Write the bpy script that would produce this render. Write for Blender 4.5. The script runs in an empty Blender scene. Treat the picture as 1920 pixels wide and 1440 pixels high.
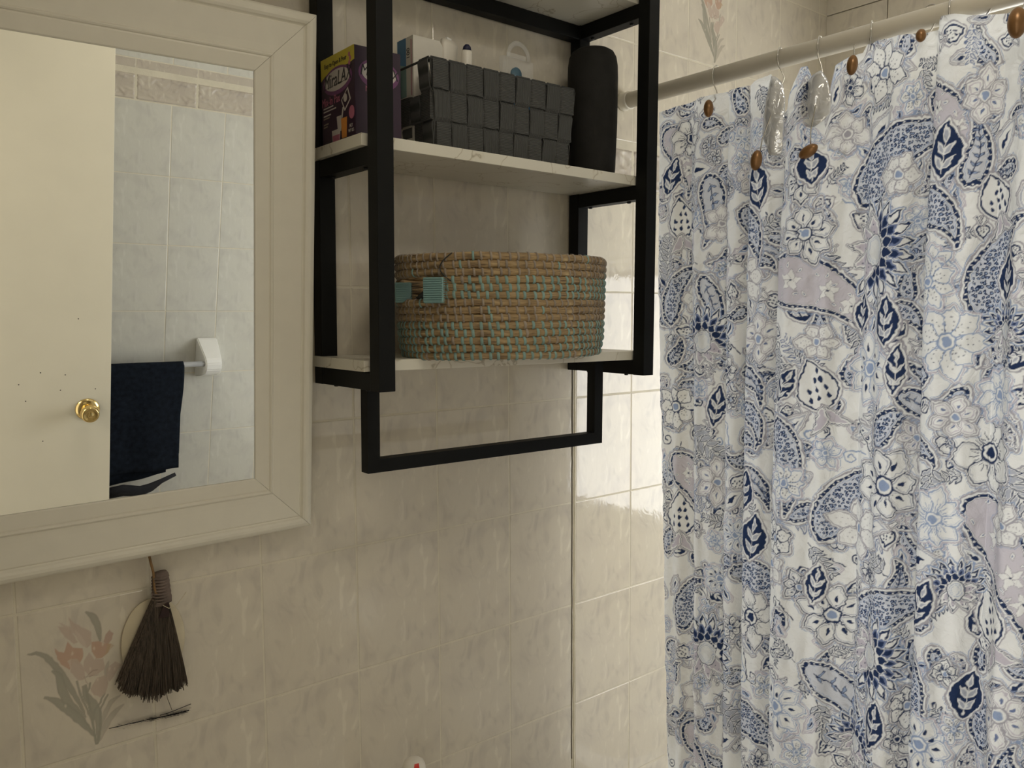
import bpy, bmesh, math, random
import numpy as np
from mathutils import Vector, Matrix, Euler
PI = math.pi
random.seed(7)
SC = bpy.context.scene
COL = SC.collection

# ---------------------------------------------------------------- camera
FPX, YAW, PITCH, ROLL = 1545.76, 0.68347, -0.08413, -0.00465
CAM = Vector((-1.15599, -1.43258, 0.19982))
cy, sy, cp, sp = math.cos(YAW), math.sin(YAW), math.cos(PITCH), math.sin(PITCH)
fw = Vector((sy*cp, cy*cp, sp)); rt = Vector((cy, -sy, 0)); up = rt.cross(fw)
rt2 = math.cos(ROLL)*rt + math.sin(ROLL)*up; up2 = -math.sin(ROLL)*rt + math.cos(ROLL)*up
cd = bpy.data.cameras.new('camera'); cam = bpy.data.objects.new('camera', cd); COL.objects.link(cam)
cd.sensor_fit = 'HORIZONTAL'; cd.sensor_width = 36.0; cd.lens = FPX/1920*36.0
cd.clip_start = 0.02; cd.clip_end = 60
cam.matrix_world = Matrix(((rt2.x, up2.x, -fw.x, CAM.x), (rt2.y, up2.y, -fw.y, CAM.y), (rt2.z, up2.z, -fw.z, CAM.z), (0, 0, 0, 1)))
SC.camera = cam

# ---------------------------------------------------------------- world, exposure, lights
SC.view_settings.view_transform = 'Standard'; SC.view_settings.look = 'None'
SC.view_settings.gamma = 1.0; SC.view_settings.exposure = 0.12
SC.view_settings.use_curve_mapping = False
SC.cycles.use_denoising = True
SC.cycles.max_bounces = 10; SC.cycles.diffuse_bounces = 5; SC.cycles.glossy_bounces = 6
SC.cycles.transparent_max_bounces = 16; SC.cycles.sample_clamp_indirect = 6.0
SC.cycles.caustics_reflective = False; SC.cycles.caustics_refractive = False
W = bpy.data.worlds.new('world'); SC.world = W; W.use_nodes = True
bg = W.node_tree.nodes['Background']; bg.inputs[0].default_value = (1.0, 0.93, 0.80, 1); bg.inputs[1].default_value = 1.1
WINDOW_STRENGTH = 6.8
WINDOW_COLOR = (1.0, 0.985, 0.92, 1)
def area_light(name, loc, target, size, size_y, power, color):
    ld = bpy.data.lights.new(name, 'AREA'); ld.shape = 'RECTANGLE'; ld.size = size; ld.size_y = size_y
    ld.energy = power; ld.color = color
    o = bpy.data.objects.new(name, ld); COL.objects.link(o); o.location = loc
    o.rotation_euler = (Vector(target)-Vector(loc)).to_track_quat('-Z', 'Y').to_euler()
    return o
area_light('hall_ceiling_light', (-2.3, -1.5, 1.0), (-1.0, -1.2, -0.1), 0.6, 0.6, 13.0, (1.0, 0.86, 0.64))
area_light('room_fill_light', (-0.35, -1.15, 1.18), (-0.35, -1.15, 0.0), 0.30, 0.30, 3.4, (1.0, 0.91, 0.76))  # warm overhead fill added to lift the room and curtain, no fixture behind it

FLOOR, CEIL, XL, XR, YC = -1.35, 1.20, -1.30, 1.285, -1.99

# ---------------------------------------------------------------- materials
def new_mat(name):
    m = bpy.data.materials.new(name); m.use_nodes = True
    nt = m.node_tree; b = nt.nodes['Principled BSDF']
    return m, nt, b
def N(nt, t, **k):
    n = nt.nodes.new(t)
    for a, v in k.items(): setattr(n, a, v)
    return n
def ramp(nt, fac, stops):
    r = N(nt, 'ShaderNodeValToRGB'); e = r.color_ramp.elements
    while len(e) < len(stops): e.new(0.5)
    for i, (p, c) in enumerate(stops):
        e[i].position = p; e[i].color = (*c, 1)
    nt.links.new(fac, r.inputs[0]); return r.outputs[0]
def plain(name, col, rough=0.5, metal=0.0, var=0.06, scale=30.0, bump=0.0, bscale=200.0, spec=0.5):
    m, nt, b = new_mat(name)
    tc = N(nt, 'ShaderNodeTexCoord'); no = N(nt, 'ShaderNodeTexNoise'); no.inputs['Scale'].default_value = scale; no.inputs['Detail'].default_value = 4
    nt.links.new(tc.outputs['Object'], no.inputs['Vector'])
    c0 = [max(0, c*(1-var)) for c in col]; c1 = [min(1, c*(1+var)) for c in col]
    nt.links.new(ramp(nt, no.outputs['Fac'], [(0.3, c0), (0.7, c1)]), b.inputs['Base Color'])
    b.inputs['Roughness'].default_value = rough; b.inputs['Metallic'].default_value = metal
    b.inputs['Specular IOR Level'].default_value = spec
    if bump:
        n2 = N(nt, 'ShaderNodeTexNoise'); n2.inputs['Scale'].default_value = bscale; n2.inputs['Detail'].default_value = 3
        nt.links.new(tc.outputs['Object'], n2.inputs['Vector'])
        bp = N(nt, 'ShaderNodeBump'); bp.inputs['Strength'].default_value = bump; bp.inputs['Distance'].default_value = 0.002
        nt.links.new(n2.outputs['Fac'], bp.inputs['Height']); nt.links.new(bp.outputs[0], b.inputs['Normal'])
    return m
def tile_mat(name, print_attr=False, base=(0.655, 0.60, 0.495), dark=(0.585, 0.535, 0.445), light=(0.72, 0.665, 0.55), rough=0.04):
    m, nt, b = new_mat(name); L = nt.links.new
    tc = N(nt, 'ShaderNodeTexCoord')
    mp = N(nt, 'ShaderNodeMapping'); mp.inputs['Scale'].default_value = (1.0, 1.0, 0.55); mp.inputs['Rotation'].default_value = (0, 0.25, 0)
    L(tc.outputs['Object'], mp.inputs['Vector'])
    n1 = N(nt, 'ShaderNodeTexNoise'); n1.inputs['Scale'].default_value = 22; n1.inputs['Detail'].default_value = 5; n1.inputs['Distortion'].default_value = 1.6; n1.inputs['Roughness'].default_value = 0.45
    L(mp.outputs[0], n1.inputs['Vector'])
    c1 = ramp(nt, n1.outputs['Fac'], [(0.32, dark), (0.48, base), (0.60, base), (0.68, light)])
    # blotches
    n2 = N(nt, 'ShaderNodeTexNoise'); n2.inputs['Scale'].default_value = 15; n2.inputs['Detail'].default_value = 2
    L(tc.outputs['Object'], n2.inputs['Vector'])
    mx = N(nt, 'ShaderNodeMix', data_type='RGBA', blend_type='MULTIPLY'); mx.inputs[0].default_value = 1.0
    L(c1, mx.inputs[6]); L(ramp(nt, n2.outputs['Fac'], [(0.33, (0.93, 0.925, 0.94)), (0.52, (1, 1, 1))]), mx.inputs[7])
    out = mx.outputs[2]
    if print_attr:
        at = N(nt, 'ShaderNodeAttribute', attribute_name='print'); m2 = N(nt, 'ShaderNodeMix', data_type='RGBA')
        L(at.outputs['Alpha'], m2.inputs[0]); L(out, m2.inputs[6]); L(at.outputs['Color'], m2.inputs[7]); out = m2.outputs[2]
    L(out, b.inputs['Base Color'])
    b.inputs['Roughness'].default_value = rough; b.inputs['Specular IOR Level'].default_value = 0.5
    bp = N(nt, 'ShaderNodeBump'); bp.inputs['Strength'].default_value = 0.26; bp.inputs['Distance'].default_value = 0.002
    n3 = N(nt, 'ShaderNodeTexNoise'); n3.inputs['Scale'].default_value = 16; n3.inputs['Detail'].default_value = 4; n3.inputs['Distortion'].default_value = 2.2; n3.inputs['Roughness'].default_value = 0.55
    L(mp.outputs[0], n3.inputs['Vector'])
    L(n3.outputs['Fac'], bp.inputs['Height']); L(bp.outputs[0], b.inputs['Normal'])
    return m
M = {}
M['tile'] = tile_mat('glazed_beige_tile')
M['tile_print'] = tile_mat('glazed_flower_tile', True)
M['tile_grey'] = tile_mat('glazed_pale_tile', base=(0.63, 0.62, 0.56), dark=(0.59, 0.58, 0.525), light=(0.67, 0.66, 0.60))
M['border'] = tile_mat('relief_border', base=(0.53, 0.475, 0.40), dark=(0.42, 0.36, 0.31), light=(0.64, 0.59, 0.50), rough=0.3)
M['grout'] = plain('cream_grout', (0.66, 0.61, 0.49), 0.8, bump=0.3)
M['caulk'] = plain('cream_caulk', (0.70, 0.65, 0.52), 0.45, bump=0.3, bscale=60)
M['dark_gap'] = plain('dark_gap', (0.06, 0.05, 0.04), 0.9)
M['paint'] = plain('ceiling_paint', (0.75, 0.72, 0.66), 0.8)
M['wallpaint'] = plain('wall_paint', (0.62, 0.58, 0.50), 0.8)
M['floor'] = tile_mat('floor_tile', base=(0.45, 0.42, 0.38), dark=(0.35, 0.33, 0.3), light=(0.5, 0.47, 0.43))
M['door'] = plain('cream_door_paint', (0.80, 0.745, 0.60), 0.35, var=0.02, scale=8, bump=0.05, bscale=30)
M['brass'] = plain('polished_brass', (0.83, 0.62, 0.27), 0.16, 1.0)
M['frame'] = plain('white_frame_paint', (0.72, 0.685, 0.585), 0.40, var=0.02, bump=0.05, bscale=60)
M['frame_shadow'] = plain('mitre_gap', (0.16, 0.14, 0.12), 0.8)
M['black'] = plain('matt_black_steel', (0.0045, 0.0048, 0.0043), 0.55, 0.0, var=0.15, bump=0.05, bscale=400, spec=0.18)
M['screw'] = plain('black_screw', (0.03, 0.03, 0.03), 0.3, 0.6)
M['ceramic'] = plain('white_ceramic', (0.86, 0.86, 0.84), 0.12, var=0.01)
M['towel'] = plain('navy_terry', (0.0105, 0.0145, 0.0225), 0.95, var=0.35, scale=60, bump=1.0, bscale=900, spec=0.1)
M['strap'] = plain('black_cloth', (0.008, 0.008, 0.012), 0.8, bump=0.5)
M['plastic_bar'] = plain('grey_bar', (0.36, 0.36, 0.36), 0.3)
M['rod'] = plain('ivory_rod', (0.60, 0.56, 0.47), 0.32, var=0.02)
M['chrome'] = plain('brushed_steel', (0.62, 0.60, 0.56), 0.22, 1.0)
M['bronze'] = plain('bronze_bead', (0.25, 0.13, 0.05), 0.30, 0.45, var=0.2)
M['grey_strap'] = plain('charcoal_webbing', (0.050, 0.052, 0.053), 0.85, var=0.2, scale=80, spec=0.2)
M['cyl'] = plain('black_fabric_case', (0.018, 0.0172, 0.0155), 0.75, var=0.2, bump=0.3, bscale=900, spec=0.2)
M['purple'] = plain('purple_carton', (0.026, 0.007, 0.027), 0.4, var=0.2, scale=12)
M['yellow'] = plain('yellow_print', (0.50, 0.42, 0.03), 0.45, var=0.03)
M['pinkprint'] = plain('pink_print', (0.42, 0.13, 0.20), 0.5)
M['whiteprint'] = plain('white_print', (0.52, 0.48, 0.45), 0.5, var=0.03)
M['halo'] = plain('violet_print', (0.16, 0.05, 0.15), 0.5)
M['darkprint'] = plain('black_print', (0.01, 0.008, 0.015), 0.5)
M['orange'] = plain('orange_print', (0.65, 0.26, 0.05), 0.5)
M['blue'] = plain('blue_print', (0.03, 0.17, 0.36), 0.4)
M['carton'] = plain('white_carton', (0.72, 0.69, 0.62), 0.6, var=0.03)
M['tubewhite'] = plain('white_plastic', (0.78, 0.74, 0.66), 0.35, var=0.03)
M['navyplastic'] = plain('navy_plastic', (0.01, 0.012, 0.05), 0.4)
M['teal'] = plain('teal_yarn', (0.20, 0.31, 0.285), 0.8, var=0.2)
M['taupe'] = plain('taupe_yarn', (0.27, 0.225, 0.18), 0.8, var=0.2)
M['tealplastic'] = plain('teal_plastic', (0.19, 0.33, 0.325), 0.45)
M['broom'] = plain('dark_bristle', (0.085, 0.066, 0.050), 0.8, var=0.75, scale=60)
_mp = M['broom'].node_tree; _m = N(_mp, 'ShaderNodeMapping'); _m.inputs['Scale'].default_value = (9, 9, 0.5)
_mp.links.new([n for n in _mp.nodes if n.type == 'TEX_COORD'][0].outputs['Object'], _m.inputs[0]); _mp.links.new(_m.outputs[0], [n for n in _mp.nodes if n.type == 'TEX_NOISE'][0].inputs['Vector'])
M['broomcord'] = plain('grey_cord', (0.16, 0.12, 0.10), 0.85, var=0.3, bump=0.6, bscale=600)
M['twine'] = plain('brown_twine', (0.20, 0.115, 0.045), 0.8, var=0.3)
M['oldpaper'] = plain('cream_paper', (0.60, 0.53, 0.38), 0.7, var=0.08)
M['red'] = plain('red_print', (0.62, 0.03, 0.015), 0.4)
M['steelgrey'] = plain('dark_rubber', (0.02, 0.02, 0.02), 0.6)

def marble():
    m, nt, b = new_mat('white_marble_board'); L = nt.links.new
    tc = N(nt, 'ShaderNodeTexCoord'); v = N(nt, 'ShaderNodeTexVoronoi', feature='DISTANCE_TO_EDGE'); v.inputs['Scale'].default_value = 9
    n = N(nt, 'ShaderNodeTexNoise'); n.inputs['Scale'].default_value = 14; n.inputs['Detail'].default_value = 3
    L(tc.outputs['Object'], n.inputs['Vector'])
    ad = N(nt, 'ShaderNodeVectorMath', operation='MULTIPLY_ADD'); ad.inputs[1].default_value = (0.12, 0.12, 0.12)
    L(n.outputs['Color'], ad.inputs[0]); L(tc.outputs['Object'], ad.inputs[2]); L(ad.outputs[0], v.inputs['Vector'])
    L(ramp(nt, v.outputs['Distance'], [(0.0, (0.42, 0.38, 0.28)), (0.012, (0.66, 0.62, 0.52)), (0.03, (0.70, 0.67, 0.575))]), b.inputs['Base Color'])
    b.inputs['Roughness'].default_value = 0.32
    return m
M['marble'] = marble()
def mirror_mat():
    m, nt, b = new_mat('mirror_silver')
    b.inputs['Base Color'].default_value = (0.93, 0.95, 0.94, 1); b.inputs['Metallic'].default_value = 1; b.inputs['Roughness'].default_value = 0.0
    return m
M['mirror'] = mirror_mat()
def curtain_mat():
    m, nt, b = new_mat('printed_curtain_cloth'); L = nt.links.new
    at = N(nt, 'ShaderNodeAttribute', attribute_name='print'); tc = N(nt, 'ShaderNodeTexCoord')
    no = N(nt, 'ShaderNodeTexNoise'); no.inputs['Scale'].default_value = 38; no.inputs['Detail'].default_value = 4; no.inputs['Distortion'].default_value = 0.8
    L(tc.outputs['Object'], no.inputs['Vector'])
    bp = N(nt, 'ShaderNodeBump'); bp.inputs['Strength'].default_value = 0.9; bp.inputs['Distance'].default_value = 0.006
    L(no.outputs['Fac'], bp.inputs['Height'])
    L(at.outputs['Color'], b.inputs['Base Color']); L(bp.outputs[0], b.inputs['Normal'])
    b.inputs['Roughness'].default_value = 0.8; b.inputs['Specular IOR Level'].default_value = 0.15
    tr = N(nt, 'ShaderNodeBsdfTranslucent'); mx = N(nt, 'ShaderNodeMixShader'); mx.inputs[0].default_value = 0.50
    tint = N(nt, 'ShaderNodeMix', data_type='RGBA', blend_type='MULTIPLY'); tint.inputs[0].default_value = 1; tint.inputs[7].default_value = (0.92, 0.95, 1.0, 1)
    L(at.outputs['Color'], tint.inputs[6]); L(tint.outputs[2], tr.inputs['Color']); L(bp.outputs[0], tr.inputs['Normal'])
    L(b.outputs[0], mx.inputs[1]); L(tr.outputs[0], mx.inputs[2]); L(mx.outputs[0], nt.nodes['Material Output'].inputs[0])
    return m
M['curtain'] = curtain_mat()
def clear_mat(name, t, rough, col=(0.9, 0.93, 0.95)):
    m, nt, b = new_mat(name); L = nt.links.new
    b.inputs['Base Color'].default_value = (*col, 1); b.inputs['Roughness'].default_value = rough; b.inputs['Specular IOR Level'].default_value = 0.9
    tr = N(nt, 'ShaderNodeBsdfTransparent'); mx = N(nt, 'ShaderNodeMixShader')
    tc = N(nt, 'ShaderNodeTexCoord'); no = N(nt, 'ShaderNodeTexNoise'); no.inputs['Scale'].default_value = 40; no.inputs['Distortion'].default_value = 1.5
    L(tc.outputs['Object'], no.inputs['Vector'])
    bp = N(nt, 'ShaderNodeBump'); bp.inputs['Strength'].default_value = 0.8; bp.inputs['Distance'].default_value = 0.004; L(no.outputs['Fac'], bp.inputs['Height']); L(bp.outputs[0], b.inputs['Normal'])
    mx.inputs[0].default_value = t; L(b.outputs[0], mx.inputs[1]); L(tr.outputs[0], mx.inputs[2]); L(mx.outputs[0], nt.nodes['Material Output'].inputs[0])
    return m
M['liner'] = clear_mat('clear_vinyl', 0.60, 0.10)
M['flap'] = clear_mat('shiny_clear_vinyl', 0.22, 0.10, (0.90, 0.92, 0.95))
M['flap'].node_tree.nodes['Principled BSDF'].inputs['Metallic'].default_value = 0.55
M['clearpack'] = clear_mat('clear_blister', 0.84, 0.10)
def straw_mat():
    m, nt, b = new_mat('seagrass'); L = nt.links.new
    uv = N(nt, 'ShaderNodeUVMap'); mp = N(nt, 'ShaderNodeMapping'); mp.inputs['Scale'].default_value = (30, 9, 1)
    L(uv.outputs[0], mp.inputs['Vector'])
    no = N(nt, 'ShaderNodeTexNoise'); no.inputs['Scale'].default_value = 1.0; no.inputs['Detail'].default_value = 5; L(mp.outputs[0], no.inputs['Vector'])
    L(ramp(nt, no.outputs['Fac'], [(0.30, (0.07, 0.042, 0.02)), (0.44, (0.24, 0.16, 0.075)), (0.58, (0.38, 0.265, 0.13)), (0.72, (0.52, 0.40, 0.22))]), b.inputs['Base Color'])
    b.inputs['Roughness'].default_value = 0.6
    bp = N(nt, 'ShaderNodeBump'); bp.inputs['Strength'].default_value = 0.7; bp.inputs['Distance'].default_value = 0.0015
    L(no.outputs['Fac'], bp.inputs['Height']); L(bp.outputs[0], b.inputs['Normal'])
    return m
M['straw'] = straw_mat()
def pane_mat():
    m, nt, b = new_mat('frosted_daylight_pane'); L = nt.links.new
    em = N(nt, 'ShaderNodeEmission'); tc = N(nt, 'ShaderNodeTexCoord')
    no = N(nt, 'ShaderNodeTexNoise'); no.inputs['Scale'].default_value = 55; no.inputs['Detail'].default_value = 3; L(tc.outputs['Object'], no.inputs['Vector'])
    L(ramp(nt, no.outputs['Fac'], [(0.35, (0.78, 0.80, 0.84)), (0.65, WINDOW_COLOR[:3])]), em.inputs[0])
    em.inputs[1].default_value = WINDOW_STRENGTH
    L(em.outputs[0], nt.nodes['Material Output'].inputs[0]); return m
M['pane'] = pane_mat()
M['blind'] = plain('white_blind', (0.78, 0.77, 0.72), 0.5)
_b = M['blind'].node_tree; _t = N(_b, 'ShaderNodeBsdfTranslucent'); _t.inputs[0].default_value = (0.8, 0.78, 0.7, 1); _x = N(_b, 'ShaderNodeMixShader'); _x.inputs[0].default_value = 0.55
_b.links.new(_b.nodes['Principled BSDF'].outputs[0], _x.inputs[1]); _b.links.new(_t.outputs[0], _x.inputs[2]); _b.links.new(_x.outputs[0], _b.nodes['Material Output'].inputs[0])

# ---------------------------------------------------------------- helpers
def link(name, me, mat, parent=None, smooth=False, loc=None):
    if mat is not None and not me.materials: me.materials.append(mat)
    if smooth: me.polygons.foreach_set('use_smooth', [True]*len(me.polygons))
    o = bpy.data.objects.new(name, me); COL.objects.link(o)
    if parent is not None: o.parent = parent
    if loc is not None: o.location = loc
    return o
def meshdata(name, verts, faces):
    me = bpy.data.meshes.new(name); me.from_pydata([tuple(v) for v in verts], [], [tuple(f) for f in faces]); me.update(); return me
def mobj(name, verts, faces, mat, parent=None, smooth=False): return link(name, meshdata(name, verts, faces), mat, parent, smooth)
def box_bm(bm, a, b, rot=None, origin=None):
    ret = bmesh.ops.create_cube(bm, size=1.0); vs = ret['verts']
    for v in vs:
        v.co = Vector(((a[0]+b[0])/2+v.co.x*(b[0]-a[0]), (a[1]+b[1])/2+v.co.y*(b[1]-a[1]), (a[2]+b[2])/2+v.co.z*(b[2]-a[2])))
    return vs
def bm_finish(bm, name, mat, parent=None, bevel=0.0, seg=2, smooth=False):
    if bevel: bmesh.ops.bevel(bm, geom=bm.edges[:], offset=bevel, segments=seg, affect='EDGES', profile=0.6)
    me = bpy.data.meshes.new(name); bm.to_mesh(me); bm.free()
    return link(name, me, mat, parent, smooth)
def box(name, a, b, mat, parent=None, bevel=0.0, seg=2):
    bm = bmesh.new(); box_bm(bm, a, b); return bm_finish(bm, name, mat, parent, bevel, seg)
def boxes(name, lst, mat, parent=None, bevel=0.0):
    bm = bmesh.new()
    for a, b in lst: box_bm(bm, a, b)
    return bm_finish(bm, name, mat, parent, bevel)
def thing(name, label, cat, loc=(0, 0, 0), rot=(0, 0, 0), group=None):
    o = bpy.data.objects.new(name, None); COL.objects.link(o); o.location = loc; o.rotation_euler = rot
    o.empty_display_size = 0.05; tag(o, label, cat, group); return o
def tag(o, label, cat, group=None):
    o['label'] = label; o['category'] = cat
    if group: o['group'] = group
    return o
def struct(o): o['kind'] = 'structure'; return o
def tube(name, pts, r, mat, parent=None, n=10, closed=False, radii=None, sq=(1, 1), uv=False):
    pts = [Vector(p) for p in pts]; m = len(pts); V = []; F = []
    prev = None
    for i, p in enumerate(pts):
        if closed: t = pts[(i+1) % m]-pts[i-1]
        else: t = pts[min(i+1, m-1)]-pts[max(i-1, 0)]
        t = t.normalized() if t.length > 1e-9 else Vector((0, 0, 1))
        if prev is None:
            ref = Vector((0, 0, 1)) if abs(t.z) < 0.9 else Vector((1, 0, 0)); a = t.cross(ref).normalized()
        else:
            a = (prev-t*prev.dot(t)); a = a.normalized() if a.length > 1e-6 else t.orthogonal().normalized()
        b = t.cross(a).normalized(); prev = a
        rr = radii[i] if radii else r
        for k in range(n):
            ang = 2*PI*k/n; V.append(p+a*math.cos(ang)*rr*sq[0]+b*math.sin(ang)*rr*sq[1])
    for i in range(m if closed else m-1):
        j = (i+1) % m
        for k in range(n):
            F.append((i*n+k, i*n+(k+1) % n, j*n+(k+1) % n, j*n+k))
    if not closed:
        F.append(tuple(range(n-1, -1, -1))); F.append(tuple((m-1)*n+k for k in range(n)))
    me = meshdata(name, V, F)
    if uv:
        l = [0.0]
        for i in range(1, m+1): l.append(l[-1]+(pts[i % m]-pts[i-1]).length)
        ul = me.uv_layers.new(name='UVMap'); idx = 0
        for f in me.polygons:
            for li in f.loop_indices:
                vi = me.loops[li].vertex_index; i = vi//n; k = vi % n
                ul.data[li].uv = (l[i]*uv, k/n)
    return link(name, me, mat, parent, True)
def lathe(name, prof, mat, parent=None, n=32, M4=None, smooth=True, sx=1.0, sy=1.0):
    V = []; F = []
    for r, z in prof:
        for k in range(n): V.append((r*math.cos(2*PI*k/n)*sx, r*math.sin(2*PI*k/n)*sy, z))
    for i in range(len(prof)-1):
        for k in range(n): F.append((i*n+k, i*n+(k+1) % n, (i+1)*n+(k+1) % n, (i+1)*n+k))
    F.append(tuple(range(n-1, -1, -1))); F.append(tuple((len(prof)-1)*n+k for k in range(n)))
    if M4 is not None: V = [M4 @ Vector(v) for v in V]
    return mobj(name, V, F, mat, parent, smooth)
def prism(name, poly, y0, y1, mat, parent=None, ax='xz'):
    # poly in (a, z) extruded between two values of the third axis
    n = len(poly)
    if ax == 'xz': V = [(p[0], y0, p[1]) for p in poly]+[(p[0], y1, p[1]) for p in poly]
    elif ax == 'yz': V = [(y0, p[0], p[1]) for p in poly]+[(y1, p[0], p[1]) for p in poly]
    else: V = [(p[0], p[1], y0) for p in poly]+[(p[0], p[1], y1) for p in poly]
    F = [tuple(range(n)), tuple(range(2*n-1, n-1, -1))]+[(i, i+n, (i+1) % n+n, (i+1) % n) for i in range(n)]
    me = meshdata(name, V, F); bm = bmesh.new(); bm.from_mesh(me); bmesh.ops.recalc_face_normals(bm, faces=bm.faces[:]); bm.to_mesh(me); bm.free()
    return link(name, me, mat, parent)
def text_mesh(name, s, size, mat, parent, M4, extrude=0.0002, shear=0.0, xscale=1.0):
    cu = bpy.data.curves.new(name, 'FONT'); cu.body = s; cu.size = size; cu.extrude = extrude; cu.shear = shear; cu.resolution_u = 3
    cu.align_x = 'CENTER'; cu.align_y = 'CENTER'
    o = bpy.data.objects.new(name, cu); COL.objects.link(o); bpy.context.view_layer.update()
    me = bpy.data.meshes.new_from_object(o.evaluated_get(bpy.context.evaluated_depsgraph_get())); bpy.data.objects.remove(o)
    me.transform(Matrix.Diagonal((xscale, 1, 1, 1))); me.transform(M4); me.materials.clear(); return link(name, me, mat, parent)
def ellipse(cx, cz, a, b, n=28, rot=0.0):
    return [(cx+a*math.cos(t)*math.cos(rot)-b*math.sin(t)*math.sin(rot), cz+a*math.cos(t)*math.sin(rot)+b*math.sin(t)*math.cos(rot)) for t in [2*PI*k/n for k in range(n)]]

# ---------------------------------------------------------------- 2D print raster
def smooth_noise(h, w, step, rng):
    gh, gw = int(h/step)+3, int(w/step)+3; g = rng.standard_normal((gh, gw)).astype(np.float32)
    yy = np.arange(h)/step; xx = np.arange(w)/step; y0 = yy.astype(int); x0 = xx.astype(int)
    fy = (yy-y0)[:, None]; fx = (xx-x0)[None, :]; fy = fy*fy*(3-2*fy); fx = fx*fx*(3-2*fx)
    a = g[y0][:, x0]; b = g[y0][:, x0+1]; c = g[y0+1][:, x0]; d = g[y0+1][:, x0+1]
    return a*(1-fy)*(1-fx)+b*(1-fy)*fx+c*fy*(1-fx)+d*fy*fx
class Canvas:
    # physical coords (s, z) in metres; pixel pitch h
    def __init__(self, s0, s1, z0, z1, h, base, seed=3, warp=0.0009):
        self.s = np.arange(s0, s1+h/2, h); self.z = np.arange(z0, z1+h/2, h); self.h = h
        rng = np.random.default_rng(seed); H, Wd = len(self.z), len(self.s)
        self.c = np.zeros((H, Wd, 4), np.float32); self.c[...] = base
        st = max(2, 0.006/h)
        self.ws = smooth_noise(H, Wd, st, rng)*warp; self.wz = smooth_noise(H, Wd, st, rng)*warp
    def win(self, x0, x1, y0, y1):
        i0 = max(0, np.searchsorted(self.s, x0)); i1 = min(len(self.s), np.searchsorted(self.s, x1)+1)
        j0 = max(0, np.searchsorted(self.z, y0)); j1 = min(len(self.z), np.searchsorted(self.z, y1)+1)
        if i1 <= i0 or j1 <= j0: return None
        S = self.s[None, i0:i1]+self.ws[j0:j1, i0:i1]; Z = self.z[j0:j1, None]+self.wz[j0:j1, i0:i1]
        return (slice(j0, j1), slice(i0, i1)), S, Z
    def dist(self, P, pad, closed=True):
        P = np.asarray(P, float); w = self.win(P[:, 0].min()-pad, P[:, 0].max()+pad, P[:, 1].min()-pad, P[:, 1].max()+pad)
        if w is None: return None
        sl, S, Z = w; d2 = np.full(S.shape, 1e9); inside = np.zeros(S.shape, bool)
        n = len(P)
        for i in range(n if closed else n-1):
            a = P[i]; b = P[(i+1) % n]; ex, ey = b-a; L2 = ex*ex+ey*ey+1e-12
            px, py = S-a[0], Z-a[1]; t = np.clip((px*ex+py*ey)/L2, 0, 1)
            d2 = np.minimum(d2, (px-t*ex)**2+(py-t*ey)**2)
            if closed and a[1] != b[1]:
                c = ((a[1] > Z) != (b[1] > Z)) & (S < ex*(Z-a[1])/(b[1]-a[1])+a[0]); inside ^= c
        d = np.sqrt(d2); return sl, np.where(inside, -d, d), S, Z
    def put(self, sl, mask, col, alpha=1.0):
        r = self.c[sl]; m = np.clip(mask, 0, 1)[..., None]*alpha
        r[..., :3] = r[..., :3]*(1-m)+np.array(col, np.float32)*m
        r[..., 3:] = np.maximum(r[..., 3:], m)
    def bands(self, P, bands, closed=True):
        pad = max(b[1] for b in bands)+self.h*2
        r = self.dist(P, pad, closed)
        if r is None: return
        sl, d, S, Z = r; e = self.h*0.7
        for lo, hi, col in bands:
            m = np.clip((hi-d)/e+0.5, 0, 1)
            if lo > -0.5: m = m*np.clip((d-lo)/e+0.5, 0, 1)
            self.put(sl, m, col)
    def dot(self, x, y, r, col, ry=None):
        ry = ry or r; w = self.win(x-r*1.5-.002, x+r*1.5+.002, y-ry*1.5-.002, y+ry*1.5+.002)
        if w is None: return
        sl, S, Z = w; d = np.sqrt(((S-x)/r)**2+((Z-y)/ry)**2); self.put(sl, np.clip((1-d)*r/self.h+0.5, 0, 1), col)

CREAM = (0.79, 0.785, 0.755); NAVY = (0.022, 0.038, 0.095); BLUE = (0.16, 0.20, 0.33); LBLUE = (0.29, 0.36, 0.51); TAUPE = (0.37, 0.355, 0.385); LILAC = (0.53, 0.49, 0.535); GREY = (0.43, 0.445, 0.50)
def rotp(P, a, c, s=1.0):
    ca, sa = math.cos(a), math.sin(a); return [(c[0]+s*(x*ca-y*sa), c[1]+s*(x*sa+y*ca)) for x, y in P]
def leafpoly(l, w, bend=0.0, n=11, tip=0.75):
    T = np.linspace(0, 1, n); prof = np.clip(np.sin(PI*T**tip), 0, 1)**1.1*w/2; cx = T*l; cyv = bend*np.sin(PI*T)*l
    return [(x, y+p) for x, y, p in zip(cx, cyv, prof)]+[(x, y-p) for x, y, p in list(zip(cx, cyv, prof))[-2:0:-1]]
def m_leaf(C, c, a, l, w, fill=GREY, out=TAUPE, vein=NAVY, bend=0.0, thick=1.0):
    P = rotp(leafpoly(l, w, bend), a, c); k = thick
    C.bands(P, [(0.0018*k, 0.0042*k, out), (-1, 0.0018*k, CREAM), (-0.0006*k, 0.0009*k, out), (-1, -0.0022*k, fill), (-1, -0.0052*k, CREAM)])
    s = C; q = rotp(leafpoly(l*0.45, w*0.26, bend*0.5), a, rotp([(l*0.22, bend*l*0.6)], a, c)[0]); C.bands(q, [(-1, 0, vein)])
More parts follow.
